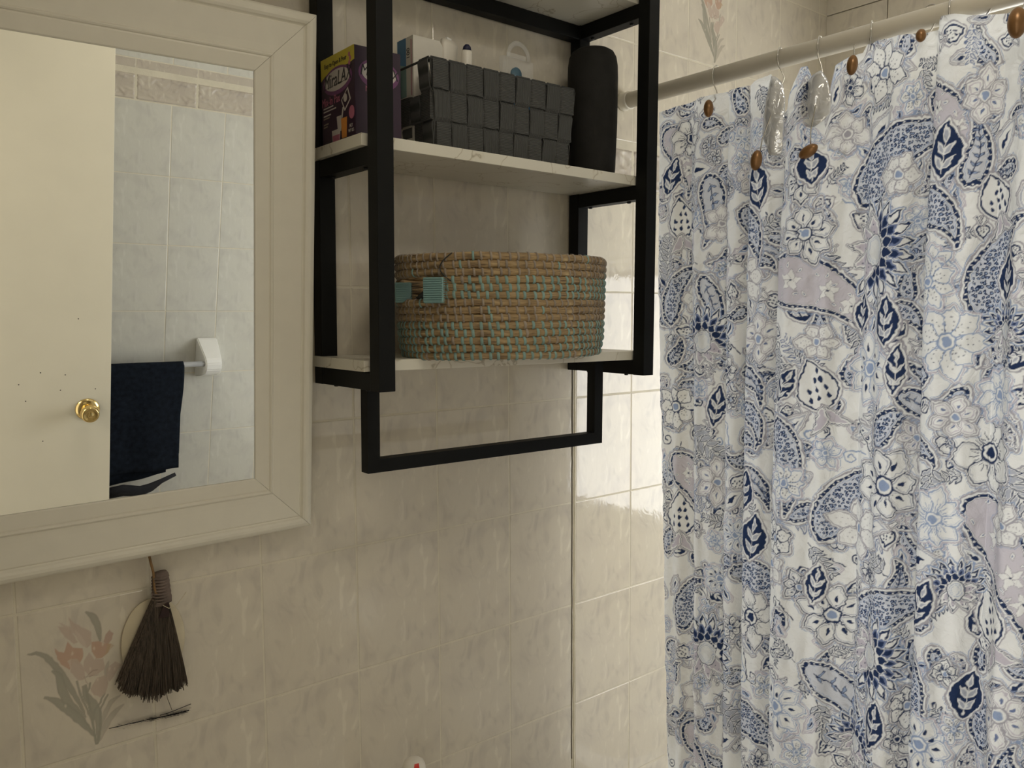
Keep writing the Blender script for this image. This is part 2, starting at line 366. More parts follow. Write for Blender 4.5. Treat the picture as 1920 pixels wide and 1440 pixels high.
def m_oval(C, c, a, l, w):
    P = rotp([(x-l/2, y) for x, y in leafpoly(l, w, 0, 13, 0.95)], a, c)
    C.bands(P, [(0.0045, 0.0075, TAUPE), (-1, 0.0045, CREAM), (-1, 0.001, NAVY)])
    for i, (t, s) in enumerate([(0.62, 0), (0.42, 0.62), (0.42, -0.62), (0.16, 0.6), (0.16, -0.6)]):
        q = rotp(leafpoly(l*0.30, w*0.20), a+s, rotp([((t-0.5)*l, 0)], a, c)[0]); C.bands(q, [(-1, 0.0004, CREAM), (-1, -0.0022, GREY)])
    C.bands(rotp([(-l*0.42, 0), (l*0.12, 0)], a, c), [(-1, 0.0008, CREAM)], closed=False)
def paispoly(L, w, curl=0.9, n=26):
    # teardrop along a curved spine; returns spine, polygon
    T = np.linspace(0, 1, n); ang = curl*T**1.3*1.4; dx = np.cos(ang); dy = np.sin(ang)
    X = np.concatenate([[0], np.cumsum((dx[1:]+dx[:-1])/2)])*L/n; Y = np.concatenate([[0], np.cumsum((dy[1:]+dy[:-1])/2)])*L/n
    W_ = w/2*np.clip(np.sin(PI*T**0.60), 0, 1)**1.05*(1-0.25*T)
    nx, ny = -np.sin(ang), np.cos(ang)
    P = [(X[i]+nx[i]*W_[i], Y[i]+ny[i]*W_[i]) for i in range(n)]+[(X[i]-nx[i]*W_[i], Y[i]-ny[i]*W_[i]) for i in range(n-2, 0, -1)]
    return list(zip(X, Y)), P
def m_paisley(C, c, a, L, w, curl, kind, rng):
    sp_, P0 = paispoly(L, w, abs(curl));
    if curl < 0: P0 = [(x, -y) for x, y in P0]; sp_ = [(x, -y) for x, y in sp_]
    P = rotp(P0, a, c); fillc = {'leopard': (0.62, 0.64, 0.69), 'lilac': (0.58, 0.545, 0.58), 'grey': (0.60, 0.61, 0.64)}[kind]
    C.bands(P, [(0.0098, 0.0110, LBLUE), (0.0055, 0.0085, TAUPE), (-1, 0.0055, CREAM), (-1, 0.0022, NAVY), (-1, -0.0038, CREAM), (-1, -0.0052, LBLUE if kind != 'lilac' else TAUPE), (-1, -0.0062, fillc)])
    # cream dashes along the navy rim
    m = len(P); acc = 0
    for i in range(m):
        a0 = np.array(P[i]); b0 = np.array(P[(i+1) % m]); l = np.linalg.norm(b0-a0)
        acc += l
        if acc > 0.0075:
            acc = 0; cpt = np.array(P).mean(0); d = cpt-b0; d = d/np.linalg.norm(d)
            C.dot(*(b0+d*0.0008), 0.0019, CREAM, 0.0013)
    r = C.dist(P, 0.001)
    if r is None: return
    sl, d, S, Z = r
    if kind == 'leopard':
        pts = []
        Pn = np.array(P); x0, y0 = Pn.min(0); x1, y1 = Pn.max(0); st = 0.0078
        for i in range(int((x1-x0)/st)+1):
            for j in range(int((y1-y0)/st)+1):
                pts.append((x0+(i+0.5*(j % 2)+rng.uniform(-.22, .22))*st, y0+(j+rng.uniform(-.22, .22))*st, rng.uniform(0.0019, 0.0029)))
        f = np.full(S.shape, 9.0)
        for x, y, rr in pts: f = np.minimum(f, np.hypot(S-x, Z-y)/rr)
        ins = np.clip((-0.008-d)/C.h+0.5, 0, 1); C.put(sl, ins*(f < 1.25), NAVY); C.put(sl, ins*(f < 0.6), LBLUE)
    elif kind == 'lilac':
        for t in (0.3, 0.5, 0.68):
            k = int(t*len(sp_)); q = rotp([sp_[k]], a, c)[0]
            for s in range(5):
                m_small = rotp(leafpoly(w*0.2, w*0.1), a+s*1.25, q); C.bands(m_small, [(0.0004, 0.0014, TAUPE), (-1, 0.0004, CREAM)])
            C.dot(q[0], q[1], 0.002, NAVY)
        for k in range(3, len(sp_)-4, 2):
            for s in (-1, 1):
                q = rotp([(sp_[k][0], sp_[k][1]+s*w*0.24)], a, c)[0]; C.bands(rotp(leafpoly(0.011, 0.0050), a+s*0.7+k, q), [(0.0003, 0.0013, TAUPE), (-1, 0.0003, CREAM), (-1, -0.0014, BLUE)])
    else:
        C.bands(rotp(sp_[3:-4], a, c), [(-1, 0.001, NAVY)], closed=False)
        for k in range(4, len(sp_)-5, 3):
            for s in (-1, 1): C.bands(rotp(leafpoly(w*0.26, w*0.09), a+s*0.9+k*0.05, rotp([sp_[k]], a, c)[0]), [(-1, 0.0003, NAVY), (-1, -0.0008, LBLUE)])
def m_flower(C, c, r, npet, kind, rng, a0=0.0, spread=2*PI):
    ol = {'navy': NAVY, 'soft': TAUPE, 'blue': LBLUE}[kind]; inner = {'navy': GREY, 'soft': LILAC, 'blue': (0.50, 0.54, 0.62)}[kind]
    w = min(2*PI*r*0.62/npet*1.2, r*0.55); sq = rng.uniform(0.62, 1.0); ta = rng.uniform(0, PI); style = int(rng.integers(0, 3))
    P = []
    for k in range(npet):
        a = a0+spread*(k+rng.uniform(-.12, .12))/npet; f = rng.uniform(0.78, 1.12)*(1-(1-sq)*abs(math.sin(a-ta)))
        P.append((a, f, rotp(leafpoly(r*0.88*f, w*rng.uniform(.85, 1.1), rng.uniform(-.06, .06), 10, 1.15), a, rotp([(r*0.13, 0)], a, c)[0])))
    for a, f, q in P: C.bands(q, [(0.0070, 0.0080, LBLUE), (0.0030, 0.0056, TAUPE if kind != 'blue' else LILAC), (-1, 0.0030, CREAM)])
    for a, f, q in P:
        C.bands(q, [(-1, 0.0012, ol), (-1, -0.0007, CREAM)]+([(-1, -0.0030, inner), (-1, -0.0046, CREAM)] if style == 0 else [(-0.0034, -0.0026, inner)] if style == 1 else []))
    for a, f, q in P:
        if style == 0: C.bands(rotp(leafpoly(r*0.26*f, r*0.09), a, rotp([(r*0.45*f, 0)], a, c)[0]), [(-1, 0, NAVY if kind != 'soft' else BLUE)])
        elif style == 1:
            for s in (-.22, 0, .22): C.bands(rotp([(r*0.30, s*r*.25), (r*(0.62-abs(s)*.5)*f, s*r*.5)], a, c), [(-1, 0.0006, ol)], closed=False)
        else:
            for t in (0.34, 0.47, 0.60, 0.72):
                for s in ((-.08, .08) if t < .7 else (0,)): e = rotp([(r*t*f, s*r)], a, c)[0]; C.dot(e[0], e[1], 0.0010, NAVY if kind != 'soft' else TAUPE)
    C.dot(c[0], c[1], r*0.24, ol); C.dot(c[0], c[1], r*0.19, CREAM); C.dot(c[0], c[1], r*0.13, LBLUE if style != 1 else ol)
    if kind == 'navy':
        for k in range(10): e = rotp([(r*0.30, 0)], k*0.628, c)[0]; C.dot(e[0], e[1], 0.0012, NAVY)
def m_dahlia(C, c, r, rng, a0=0.5, kind='navy'):
    for ring, (rr, n) in enumerate([(1.0, 13), (0.78, 11), (0.56, 9)]):
        for k in range(n):
            a = a0+(k-(n-1)/2)*(PI*1.35/n)
            q = rotp(leafpoly(r*rr*0.42, r*0.19), a, rotp([(r*rr*0.56, 0)], a, c)[0])
            if ring == 0: C.bands(q, [(0.0018, 0.0042, LBLUE if kind == 'navy' else TAUPE), (-1, 0.0018, CREAM)])
            C.bands(q, [(-1, 0.0009, CREAM), (-1, -0.0002, NAVY if ring != 1 else BLUE), (-1, -0.0034, CREAM if ring == 0 else NAVY)])
    for k in range(5):
        a = a0+PI+(k-2)*0.62; q = rotp(leafpoly(r*0.72, r*0.30), a, c)
        C.bands(q, [(0.002, 0.004, TAUPE), (-1, 0.002, CREAM), (-0.0004, 0.0008, NAVY), (-1, -0.0035, LILAC)])
        for t in (.35, .5, .65): p = rotp([(r*t, 0)], a, c)[0]; C.dot(p[0], p[1], 0.0013, NAVY)
    C.bands(ellipse(c[0], c[1], r*0.25, r*0.30, 14), [(-1, 0.001, NAVY), (-1, -0.0006, (0.70, 0.70, 0.68)), (-0.005, -0.0042, LBLUE), (-0.0085, -0.0078, LBLUE)])
def m_bud(C, c, a, r, rng):
    q = rotp([(x-r*0.2, y) for x, y in leafpoly(r*1.7, r*1.25, 0, 13, 0.8)], a, c); C.bands(q, [(0.004, 0.0065, TAUPE), (-1, 0.004, CREAM), (-1, 0.0010, NAVY), (-1, -0.0022, CREAM)])
    for i in range(4):
        for j in range(4-i if i > 1 else 3):
            p = rotp([(r*(0.15+0.28*i), (j-1)*r*0.30*(1-0.15*i))], a, c)[0]; C.bands(rotp(leafpoly(r*0.22, r*0.13), a, p), [(-1, 0, NAVY)])
    for s in (-1, 1):
        C.bands(rotp(leafpoly(r*1.0, r*0.35, 0.15*s), a+PI-0.7*s, c), [(0.002, 0.004, TAUPE), (-1, 0.002, CREAM), (-0.0004, 0.0009, NAVY), (-1, -0.003, LILAC)])
def m_frond(C, c, a, L, rng, col=NAVY, n=7):
    C.bands(rotp([(0, 0), (L*0.5, L*0.04), (L, 0)], a, c), [(-1, 0.0011, col)], closed=False)
    for k in range(n):
        t = 0.15+0.8*k/(n-1); l = L*0.34*(1-0.5*t)
        for s in (-1, 1):
            C.bands(rotp(leafpoly(l, l*0.34), a+s*0.85, rotp([(L*t, 0)], a, c)[0]), [(0.001, 0.0024, CREAM), (-1, 0.001, col), (-1, -0.0008, CREAM), (-1, -0.002, GREY)])
def m_curl(C, c, a, r, col=NAVY, w=0.0012, turns=1.35, flip=1):
    T = np.linspace(0, 1, 30); P = [(r*(1-0.8*t)*math.cos(2*PI*turns*t), flip*r*(1-0.8*t)*math.sin(2*PI*turns*t)) for t in T]
    P = [(r*1.0+r*1.6*(1-t), -flip*r*1.9*(1-t)**1.2*1.0) for t in np.linspace(0, .95, 8)]+P
    C.bands(rotp(P, a, c), [(-1, w+0.0018, CREAM), (-1, w, col)], closed=False)
def m_strap(C, P, rng):
    C.bands(P, [(-1, 0.0072, TAUPE), (-1, 0.0052, CREAM), (-1, 0.0034, NAVY)], closed=False)
    P = np.array(P)
    for i in range(len(P)-1):
        n = max(1, int(np.linalg.norm(P[i+1]-P[i])/0.008))
        for k in range(n): q = P[i]+(P[i+1]-P[i])*(k+.5)/n; C.dot(q[0], q[1], 0.0017, CREAM)

# ---------------------------------------------------------------- walls
ROWS = [FLOOR, -1.27, -1.016, -0.762, -0.508, -0.254, 0.0, 0.254, 0.508]
ROWS_TOP = [0.6237, 0.8628, 1.117, CEIL]
TW = 0.19443; G = 0.0013
XS = [XL]+[k*TW for k in range(-6, 1)]+[0.1944]
XSR = [0.2062, 0.4014, 0.6096, 0.8178, 1.026, 1.234, XR]
_tc = {}
def tile_mesh(w, h, t=0.006, key='tile'):
    k = (key, round(w, 4), round(h, 4))
    if k in _tc: return _tc[k]
    bm = bmesh.new(); box_bm(bm, (-w/2, -t, -h/2), (w/2, 0, h/2))
    ed = [e for e in bm.edges if all(v.co.y < -t/2 for v in e.verts)]
    bmesh.ops.bevel(bm, geom=ed, offset=0.0016, segments=2, affect='EDGES', profile=0.5)
    me = bpy.data.meshes.new('tile'); bm.to_mesh(me); bm.free(); _tc[k] = me; return me
def lay_tiles(parent, cols, rows, place, mat, name='tile', skip=()):
    for i in range(len(cols)-1):
        for j in range(len(rows)-1):
            if (i, j) in skip: continue
            a, b = cols[i], cols[i+1]; c, d = rows[j], rows[j+1]
            if b-a < 0.02 or d-c < 0.02: continue
            me = tile_mesh(b-a-2*G, d-c-2*G, key=mat.name)
            if not me.materials: me.materials.append(mat)
            o = bpy.data.objects.new(name, me); COL.objects.link(o); o.parent = parent
            loc, rz = place((a+b)/2, (c+d)/2); o.location = loc; o.rotation_euler = (random.uniform(-.0016, .0016), 0, rz+random.uniform(-.0016, .0016))
wa = struct(box('wall_back', (XL, -0.0012, FLOOR), (XR+0.02, 0.10, CEIL), M['grout']))
T = 0.005
pA = lambda x, z: ((x, 0.0042, z), 0.0)
flower_cells = {(-0.875, -0.381), (0.7137, 0.99)}
iA = [k for k in range(len(XS)-1) if abs((XS[k]+XS[k+1])/2+0.875) < 0.03][0]
lay_tiles(wa, XS, ROWS, pA, M['tile'], skip={(iA, 4)})
lay_tiles(wa, XS, ROWS_TOP, pA, M['tile'])
lay_tiles(wa, XSR, ROWS, pA, M['tile'])
lay_tiles(wa, XSR, ROWS_TOP, pA, M['tile'], skip={(2, 1)})
# relief border tiles and the cap strip above them
def border(parent, cols, place, z0=0.508, z1=0.6060, z2=0.6237, mats='border'):
    for i in range(len(cols)-1):
        a, b = cols[i], cols[i+1]; w = b-a-2*G
        if w < 0.02: continue
        k = ('border', round(w, 4))
        if k not in _tc:
            nx, nz = 44, 22; h = z1-z0-2*G; V = []; F = []
            rng = random.Random(5)
            strokes = [(rng.uniform(0, 1), rng.uniform(.1, .9), rng.uniform(-.9, .9), rng.uniform(.10, .22)) for _ in range(26)]
            for j in range(nz+1):
                for ii in range(nx+1):
                    fx, fz = ii/nx, j/nz; y = -0.006
                    e = min(fz, 1-fz)
                    if e < 0.12: y -= 0.003*math.sin(PI*e/0.12)
                    else:
                        for (sx, sz, an, ln) in strokes:
                            dx = (fx-sx)*2.0; dz = fz-sz; u_ = dx*math.cos(an)+dz*math.sin(an); v_ = -dx*math.sin(an)+dz*math.cos(an)
                            q = (u_/ln)**2+(v_/0.045)**2
                            if q < 1: y -= 0.0026*(1-q); 
                    if ii in (0, nx) or j in (0, nz): y = -0.0035
                    V.append((-w/2+w*fx, y, -h/2+h*fz))
            for j in range(nz):
                for ii in range(nx):
                    q = j*(nx+1)+ii; F.append((q, q+1, q+nx+2, q+nx+1))
            me = meshdata('border_tile', V, F); me.materials.append(M[mats]); me.polygons.foreach_set('use_smooth', [True]*len(me.polygons)); _tc[k] = me
        o = bpy.data.objects.new('border_tile', _tc[k]); COL.objects.link(o); o.parent = parent
        loc, rz = place((a+b)/2, (z0+z1)/2); o.location = loc; o.rotation_euler = (0, 0, rz)
    lay_tiles(parent, cols, [z1, z2], place, M['tile'], 'cap_strip')
border(wa, XS, pA); border(wa, XSR, pA)
# vertical joint with two caulk beads and a crack between them
for x, r in ((0.1967, 0.0022), (0.2030, 0.0028)):
    pts = [(x+random.uniform(-.0005, .0005), -0.0012+random.uniform(-.0004, .0004), z) for z in np.linspace(FLOOR, CEIL, 70)]
    tube('caulk_bead', pts, r, M['caulk'], wa, n=8, sq=(1, 0.8))
pts = [(0.1946+random.uniform(-.0006, .0006), -0.0024, z) for z in np.linspace(-0.9, 0.15, 60)]
tube('joint_crack', pts, 0.0009, M['dark_gap'], wa, n=5)

# flower tiles: print raster on a fine grid
def flower_tile(parent, w, h, fn, loc, pitch=0.0012):
    C = Canvas(-w/2+G, w/2-G, -h/2+G, h/2-G, pitch, (0, 0, 0, 0), seed=9, warp=0.0004)
    C.c[..., :3] = (0.55, 0.45, 0.38); fn(C)
    H, Wd = C.c.shape[:2]; S, Z = np.meshgrid(C.s, C.z); me = bpy.data.meshes.new('flower_tile')
    ex = np.minimum.reduce([S-S.min(), S.max()-S, Z-Z.min(), Z.max()-Z]); Y = -0.006+np.clip(1-ex/0.0022, 0, 1)**2*0.003
    co = np.stack([S, Y, Z], -1).reshape(-1, 3)
    grid_mesh(me, co, H, Wd); put_attr(me, C.c.reshape(-1, 4)); me.materials.append(M['tile_print'])
    me.polygons.foreach_set('use_smooth', np.ones(len(me.polygons), bool))
    o = bpy.data.objects.new('flower_tile', me); COL.objects.link(o); o.parent = parent; o.location = loc
    o['label'] = 'tile printed with a spray of pink and orange lilies'; return o
def grid_mesh(me, co, H, Wd):
    me.vertices.add(len(co)); me.vertices.foreach_set('co', co.astype(np.float32).ravel())
    idx = np.arange(H*Wd).reshape(H, Wd); a = idx[:-1, :-1].ravel(); b = idx[:-1, 1:].ravel(); c = idx[1:, 1:].ravel(); d = idx[1:, :-1].ravel()
    f = np.stack([a, b, c, d], -1).astype(np.int32); n = len(f)
    me.loops.add(n*4); me.loops.foreach_set('vertex_index', f.ravel())
    me.polygons.add(n); me.polygons.foreach_set('loop_start', np.arange(0, n*4, 4, dtype=np.int32))
    me.update(calc_edges=True); me.validate()
def put_attr(me, cols):
    at = me.color_attributes.new('print', 'FLOAT_COLOR', 'POINT'); at.data.foreach_set('color', cols.astype(np.float32).ravel())
LG, LG2, ORG, PNK, PNK2 = (0.29, 0.285, 0.23), (0.38, 0.36, 0.29), (0.51, 0.315, 0.22), (0.53, 0.42, 0.345), (0.59, 0.49, 0.41)
def lily(C):
    # coordinates taken from the 1013x1440 crop of the tile: px -> metres
    def X(p): return [((x-640)*0.000156+0.006, (760-y-0.24*(x-640))*0.000172-0.008) for x, y in p]
    def fill(p, col, a=0.85):
        r = C.dist(X(p), 0.002)
        if r: C.put(r[0], np.clip(-r[1]/C.h+0.5, 0, 1), col, a)
    def sweep(p, w, col, a=0.85):
        # leaf as variable-width sweep of a polyline
        P = np.array(X(p)); Q = []; T = np.linspace(0, 1, 15); seg = np.linspace(0, 1, len(P)); px = np.interp(T, seg, P[:, 0]); pz = np.interp(T, seg, P[:, 1])
        for i in range(15):
            dx = px[min(i+1, 14)]-px[max(i-1, 0)]; dz = pz[min(i+1, 14)]-pz[max(i-1, 0)]; l = math.hypot(dx, dz)+1e-9
            ww = w*0.000150*math.sin(PI*min(1, T[i]*0.9+0.05))**0.8/2; Q.append((px[i]-dz/l*ww, pz[i]+dx/l*ww, px[i]+dz/l*ww, pz[i]-dx/l*ww))
        poly = [(q[0], q[1]) for q in Q]+[(q[2], q[3]) for q in Q[::-1]]
        r = C.dist(poly, 0.002)
        if r: C.put(r[0], np.clip(-r[1]/C.h+0.5, 0, 1), col, a); C.put(r[0], np.clip(-(r[1]+0.0022)/C.h, 0, 1), tuple(c*1.18 for c in col), a*0.6)
    sweep([(60, 505), (150, 480), (240, 530), (330, 640), (420, 800), (500, 960), (560, 1110)], 70, LG)
    sweep([(270, 650), (330, 690), (350, 830), (400, 960), (500, 1080), (600, 1250)], 95, LG)
    sweep([(190, 905), (280, 930), (380, 1010), (480, 1110), (560, 1200), (630, 1300)], 95, LG)
    sweep([(600, 88), (670, 130), (710, 220), (725, 380)], 80, LG)
    sweep([(545, 800), (570, 900), (640, 1000), (680, 1150), (660, 1370)], 95, LG)
    sweep([(930, 990), (840, 1060), (770, 1150), (710, 1260), (660, 1370)], 75, LG2, 0.7)
    sweep([(900, 900), (800, 970), (740, 1080), (690, 1220)], 60, LG2, 0.7)
    sweep([(800, 560), (770, 640), (760, 760)], 45, LG2, .7)
    for p in ([(490, 760), (520, 900), (590, 1080), (625, 1200), (640, 1370)], [(570, 800), (590, 960), (620, 1150), (640, 1370)], [(610, 780), (580, 900), (600, 1050)], [(740, 880), (700, 970), (640, 1050), (620, 1150)], [(770, 900), (700, 1030), (690, 1200), (655, 1370)]):
        r = C.dist(X(p), 0.004, closed=False)
        if r: C.put(r[0], np.clip((0.0019-r[1])/C.h+0.5, 0, 1), LG, 0.85)
    fill([(340, 235), (430, 240), (470, 290), (520, 380), (480, 400), (400, 330)], PNK)
    fill([(345, 195), (460, 235), (500, 300), (450, 290)], PNK, .7)
    fill([(445, 140), (500, 200), (600, 250), (650, 290), (640, 400), (600, 440), (540, 400), (490, 300), (460, 220)], PNK)
    fill([(495, 260), (560, 330), (600, 430), (560, 420), (510, 340)], PNK2)
    fill([(755, 380), (780, 300), (820, 260), (860, 290), (830, 360), (790, 420)], (0.44, 0.28, 0.22), .8)
    fill([(640, 380), (700, 370), (760, 390), (830, 400), (800, 480), (740, 530), (680, 540), (640, 470)], ORG)
    fill([(800, 390), (860, 410), (820, 450), (760, 520)], (0.50, 0.36, 0.2), .6)
    fill([(305, 435), (345, 470), (385, 480), (425, 375), (470, 430), (560, 440), (560, 520), (520, 600), (470, 560), (430, 650), (350, 590), (315, 510)], ORG)
    fill([(410, 560), (450, 540), (440, 640)], PNK2)
    fill([(450, 545), (500, 540), (560, 620), (570, 740), (500, 750), (440, 670)], PNK)
    fill([(560, 560), (620, 480), (670, 560), (660, 640), (600, 700), (555, 650)], PNK)
    fill([(670, 540), (750, 540), (760, 640), (690, 690), (610, 720), (600, 690)], PNK)
    fill([(610, 830), (680, 730), (760, 700), (790, 780), (750, 880), (700, 920), (640, 890)], PNK)
    fill([(770, 640), (860, 570), (920, 600), (860, 690), (800, 770), (765, 740)], (0.46, 0.33, 0.28), .6)
    for x, y in ((460, 490), (665, 440), (620, 640), (800, 640), (850, 645), (685, 745), (380, 990), (745, 400)):
        q = X([(x, y)])[0]; r = C.win(q[0]-.006, q[0]+.006, q[1]-.006, q[1]+.006)
        if r: C.put(r[0], np.clip(1-np.hypot((r[1]-q[0])/0.0022, (r[2]-q[1])/0.0042), 0, 1), (0.72, 0.62, 0.52), 0.9)
    for p in ([(570, 730), (640, 660), (690, 650)], [(570, 740), (590, 790)], [(560, 720), (620, 710), (690, 700)]):
        r = C.dist(X(p), 0.002, closed=False)
        if r: C.put(r[0], np.clip((0.0006-r[1])/C.h+0.5, 0, 1), (0.25, 0.18, 0.15), 0.7)
flower_tile(wa, TW, 0.254, lily, (-0.875, 0.0042, -0.381))
flower_tile(wa, 0.2082, 0.2542, lambda C: lily(C), (0.7137, 0.0042, 0.99))

# right wall (behind the tub) with the window opening
wy0, wy1, wz0, wz1 = -1.42, -0.45, -0.60, 0.72
wr = struct(boxes('wall_right', [((XR, YC, FLOOR), (XR+0.10, 0.0, wz0)), ((XR, YC, wz1), (XR+0.10, 0.0, CEIL)), ((XR, YC, wz0), (XR+0.10, wy0, wz1)), ((XR, wy1, wz0), (XR+0.10, 0.0, wz1))], M['grout']))
pR = lambda y, z: ((XR-0.0035, y, z), -PI/2)
YS = [-TW*k for k in range(0, 11)]; YS = [max(y, YC) for y in YS]; YS = sorted(set(YS))
skip = set()
for i in range(len(YS)-1):
    for j in range(len(ROWS)-1):
        if YS[i+1] > wy0-0.0 and YS[i] < wy1 and ROWS[j+1] > wz0+.03: skip.add((i, j))
lay_tiles(wr, YS, ROWS, pR, M['tile'], skip=skip)
sk2 = {(i, 0) for i in range(len(YS)-1) if YS[i+1] > wy0 and YS[i] < wy1}
lay_tiles(wr, YS, [0.775, 0.8628, 1.117, CEIL], pR, M['tile'], skip=set())
win = struct(boxes('window_1', [((XR-0.012, wy0-0.05, wz0-0.05), (XR+0.09, wy1+0.05, wz0)), ((XR-0.012, wy0-0.05, wz1), (XR+0.09, wy1+0.05, wz1+0.05)), ((XR-0.012, wy0-0.05, wz0), (XR+0.09, wy0, wz1)), ((XR-0.012, wy1, wz0), (XR+0.09, wy1+0.05, wz1)), ((XR+0.03, wy0, 0.345), (XR+0.07, wy1, 0.375))], M['frame'], bevel=0.002))
box('pane', (XR+0.05, wy0, wz0), (XR+0.056, wy1, wz1), M['pane'], win)
for k in range(13):
    z = wz1-0.012-k*0.0285
    o = box('blind_slat', (XR+0.0135, wy0+0.01, z-0.0008), (XR+0.0425, wy1-0.01, z+0.0008), M['blind'], win)
    o.data.transform(Matrix.Translation((XR+0.028, 0, z)) @ Matrix.Rotation(0.95, 4, 'Y') @ Matrix.Translation((-XR-0.028, 0, -z)))

# front wall (seen in the mirror)
wf = struct(box('wall_front', (XL, YC-0.10, FLOOR), (XR+0.02, YC+0.0012, CEIL), M['grout']))
pF = lambda x, z: ((x, YC-0.0042+0.0, z), PI)
offx = -0.1973; zo = 0.0175
XF = sorted({XL, XR}|{offx+k*TW for k in range(-5, 8) if XL+.01 < offx+k*TW < XR-.01})
lay_tiles(wf, XF, [FLOOR]+[r+zo for r in ROWS[1:]], lambda x, z: ((x, YC-0.0042, z), PI), M['tile_grey'])
XB = [min(max(offx+0.055-TW*0.92+k*TW*1.09, XL), XR) for k in range(-5, 9)]; XB = sorted(set(XB))
border(wf, XB, lambda x, z: ((x, YC-0.0042, z), PI), 0.5255, 0.6145, 0.632, 'border')
lay_tiles(wf, XF, [0.664, 0.8628, 1.117, CEIL], lambda x, z: ((x, YC-0.0042, z), PI), M['tile_grey'])
lay_tiles(wf, XB, [0.632, 0.664], lambda x, z: ((x, YC-0.0042, z), PI), M['border'], 'upper_strip')  # thin second strip above the border band, in the border material
# left wall with the doorway, ceiling, floor
dy0, dy1 = -1.86, -1.08
wl = struct(boxes('wall_left', [((XL-0.10, YC, FLOOR), (XL, dy0, CEIL)), ((XL-0.10, dy1, FLOOR), (XL, 0, CEIL)), ((XL-0.10, dy0, 0.76), (XL, dy1, CEIL))], M['wallpaint']))
struct(boxes('trim_1', [((XL-0.11, dy0-0.06, FLOOR), (XL+0.012, dy0, 0.76)), ((XL-0.11, dy1, FLOOR), (XL+0.012, dy1+0.06, 0.76)), ((XL-0.11, dy0-0.06, 0.76), (XL+0.012, dy1+0.06, 0.82))], M['frame'], bevel=0.003))
struct(box('ceiling', (XL-0.1, YC-0.1, CEIL), (XR+0.1, 0.1, CEIL+0.08), M['paint']))
fl = struct(box('floor', (XL-0.1, YC-0.1, FLOOR-0.08), (XR+0.1, 0.1, FLOOR), M['grout']))
ft = []
for i in range(9):
    for j in range(7):
        x0 = XL+i*0.2872; y0 = YC+j*0.2843
        if x0 > 0.3: continue
        me = tile_mesh(0.2842, 0.2813, 0.004, 'floor')
        if not me.materials: me.materials.append(M['floor'])
        o = bpy.data.objects.new('floor_tile', me); COL.objects.link(o); o.parent = fl
        o.location = (x0+0.1436, y0+0.1421, FLOOR); o.rotation_euler = (-PI/2, 0, 0)

# door standing open against the towel wall, seen in the mirror
ex, ey = -0.432, -1.80; hx, hy = XL+0.03, -1.845
dv = Vector((ex-hx, ey-hy, 0)); dl = dv.length; dang = math.atan2(dv.y, dv.x)
do = struct(thing('door_1', '', '')); 
for k in ('label', 'category'): del do[k]
do.location = (hx, hy, FLOOR+0.012); do.rotation_euler = (0, 0, dang)
box('door_slab', (0, -0.035, 0), (dl, 0, 2.07), M['door'], do, bevel=0.0015)
kx = dl-0.075; kz = -0.5513-FLOOR-0.012
kn = bpy.data.objects.new('door_knob', None)
Mk = Matrix.Translation((kx, 0, kz)) @ Matrix.Rotation(-PI/2, 4, 'X')
ro = lathe('knob_rosette', [(0.0, -0.001), (0.040, -0.001), (0.040, 0.002), (0.037, 0.006), (0.030, 0.010), (0.018, 0.013), (0.0, 0.013)], M['brass'], do, 40, Mk)
lathe('door_knob', [(0.0, 0.010), (0.013, 0.010), (0.012, 0.026), (0.018, 0.030), (0.026, 0.036), (0.030, 0.046), (0.030, 0.058), (0.0275, 0.066), (0.025, 0.069), (0.021, 0.0685), (0.016, 0.066), (0.009, 0.066), (0.0075, 0.068), (0.0, 0.068)], M['brass'], do, 40, Mk)
rng = random.Random(4)
for px, pz in ((-0.03, 0.33), (-0.145, 0.14), (-0.07, 0.13), (-0.19, 0.04), (-0.14, -0.11), (0.025, 0.075), (-0.085, 0.075), (-0.21, 0.10)):
    lathe('paint_chip', [(0, 0), (0.0022, 0.0001), (0.0015, 0.0006), (0, 0.0006)], M['dark_gap'], do, 7, Matrix.Translation((kx+px, 0, kz+pz)) @ Matrix.Rotation(-PI/2, 4, 'X'))
for z in (0.2, 1.0, 1.8):
    tube('hinge', [(0, 0.006, z), (0, 0.006, z+0.09)], 0.006, M['brass'], do, 10)

# ---------------------------------------------------------------- towel bar, towel, strap
tb = thing('towel_bar', 'grey towel bar on white ceramic wall brackets, reflected in the mirror', 'towel rail', (-0.41, YC, -0.428))
def bracket(xc):
    pr_ = [(0.003, 0.083), (0.014, 0.083), (0.050, 0.058), (0.100, 0.022), (0.110, 0.004), (0.108, -0.022), (0.095, -0.042), (0.050, -0.062), (0.003, -0.076)]; nb = len(pr_)
    V = [(xc-0.041+0.010*(y/0.11), y, z) for y, z in pr_]+[(xc+0.041-0.010*(y/0.11), y, z) for y, z in pr_]
    F = [tuple(range(nb)), tuple(range(2*nb-1, nb-1, -1))]+[(i, i+nb, (i+1) % nb+nb, (i+1) % nb) for i in range(nb)]
    me = meshdata('bracket', V, F); bm = bmesh.new(); bm.from_mesh(me); bmesh.ops.recalc_face_normals(bm, faces=bm.faces[:]); bmesh.ops.bevel(bm, geom=bm.edges[:], offset=0.004, segments=3, affect='EDGES'); bm.to_mesh(me); bm.free()
    o = link('bracket', me, M['ceramic'], tb); o['label'] = 'white ceramic bracket'
bracket(0.372); bracket(-0.372)
tube('bar', [(-0.37, 0.09, 0), (0.37, 0.09, 0)], 0.0105, M['plastic_bar'], tb, 16)
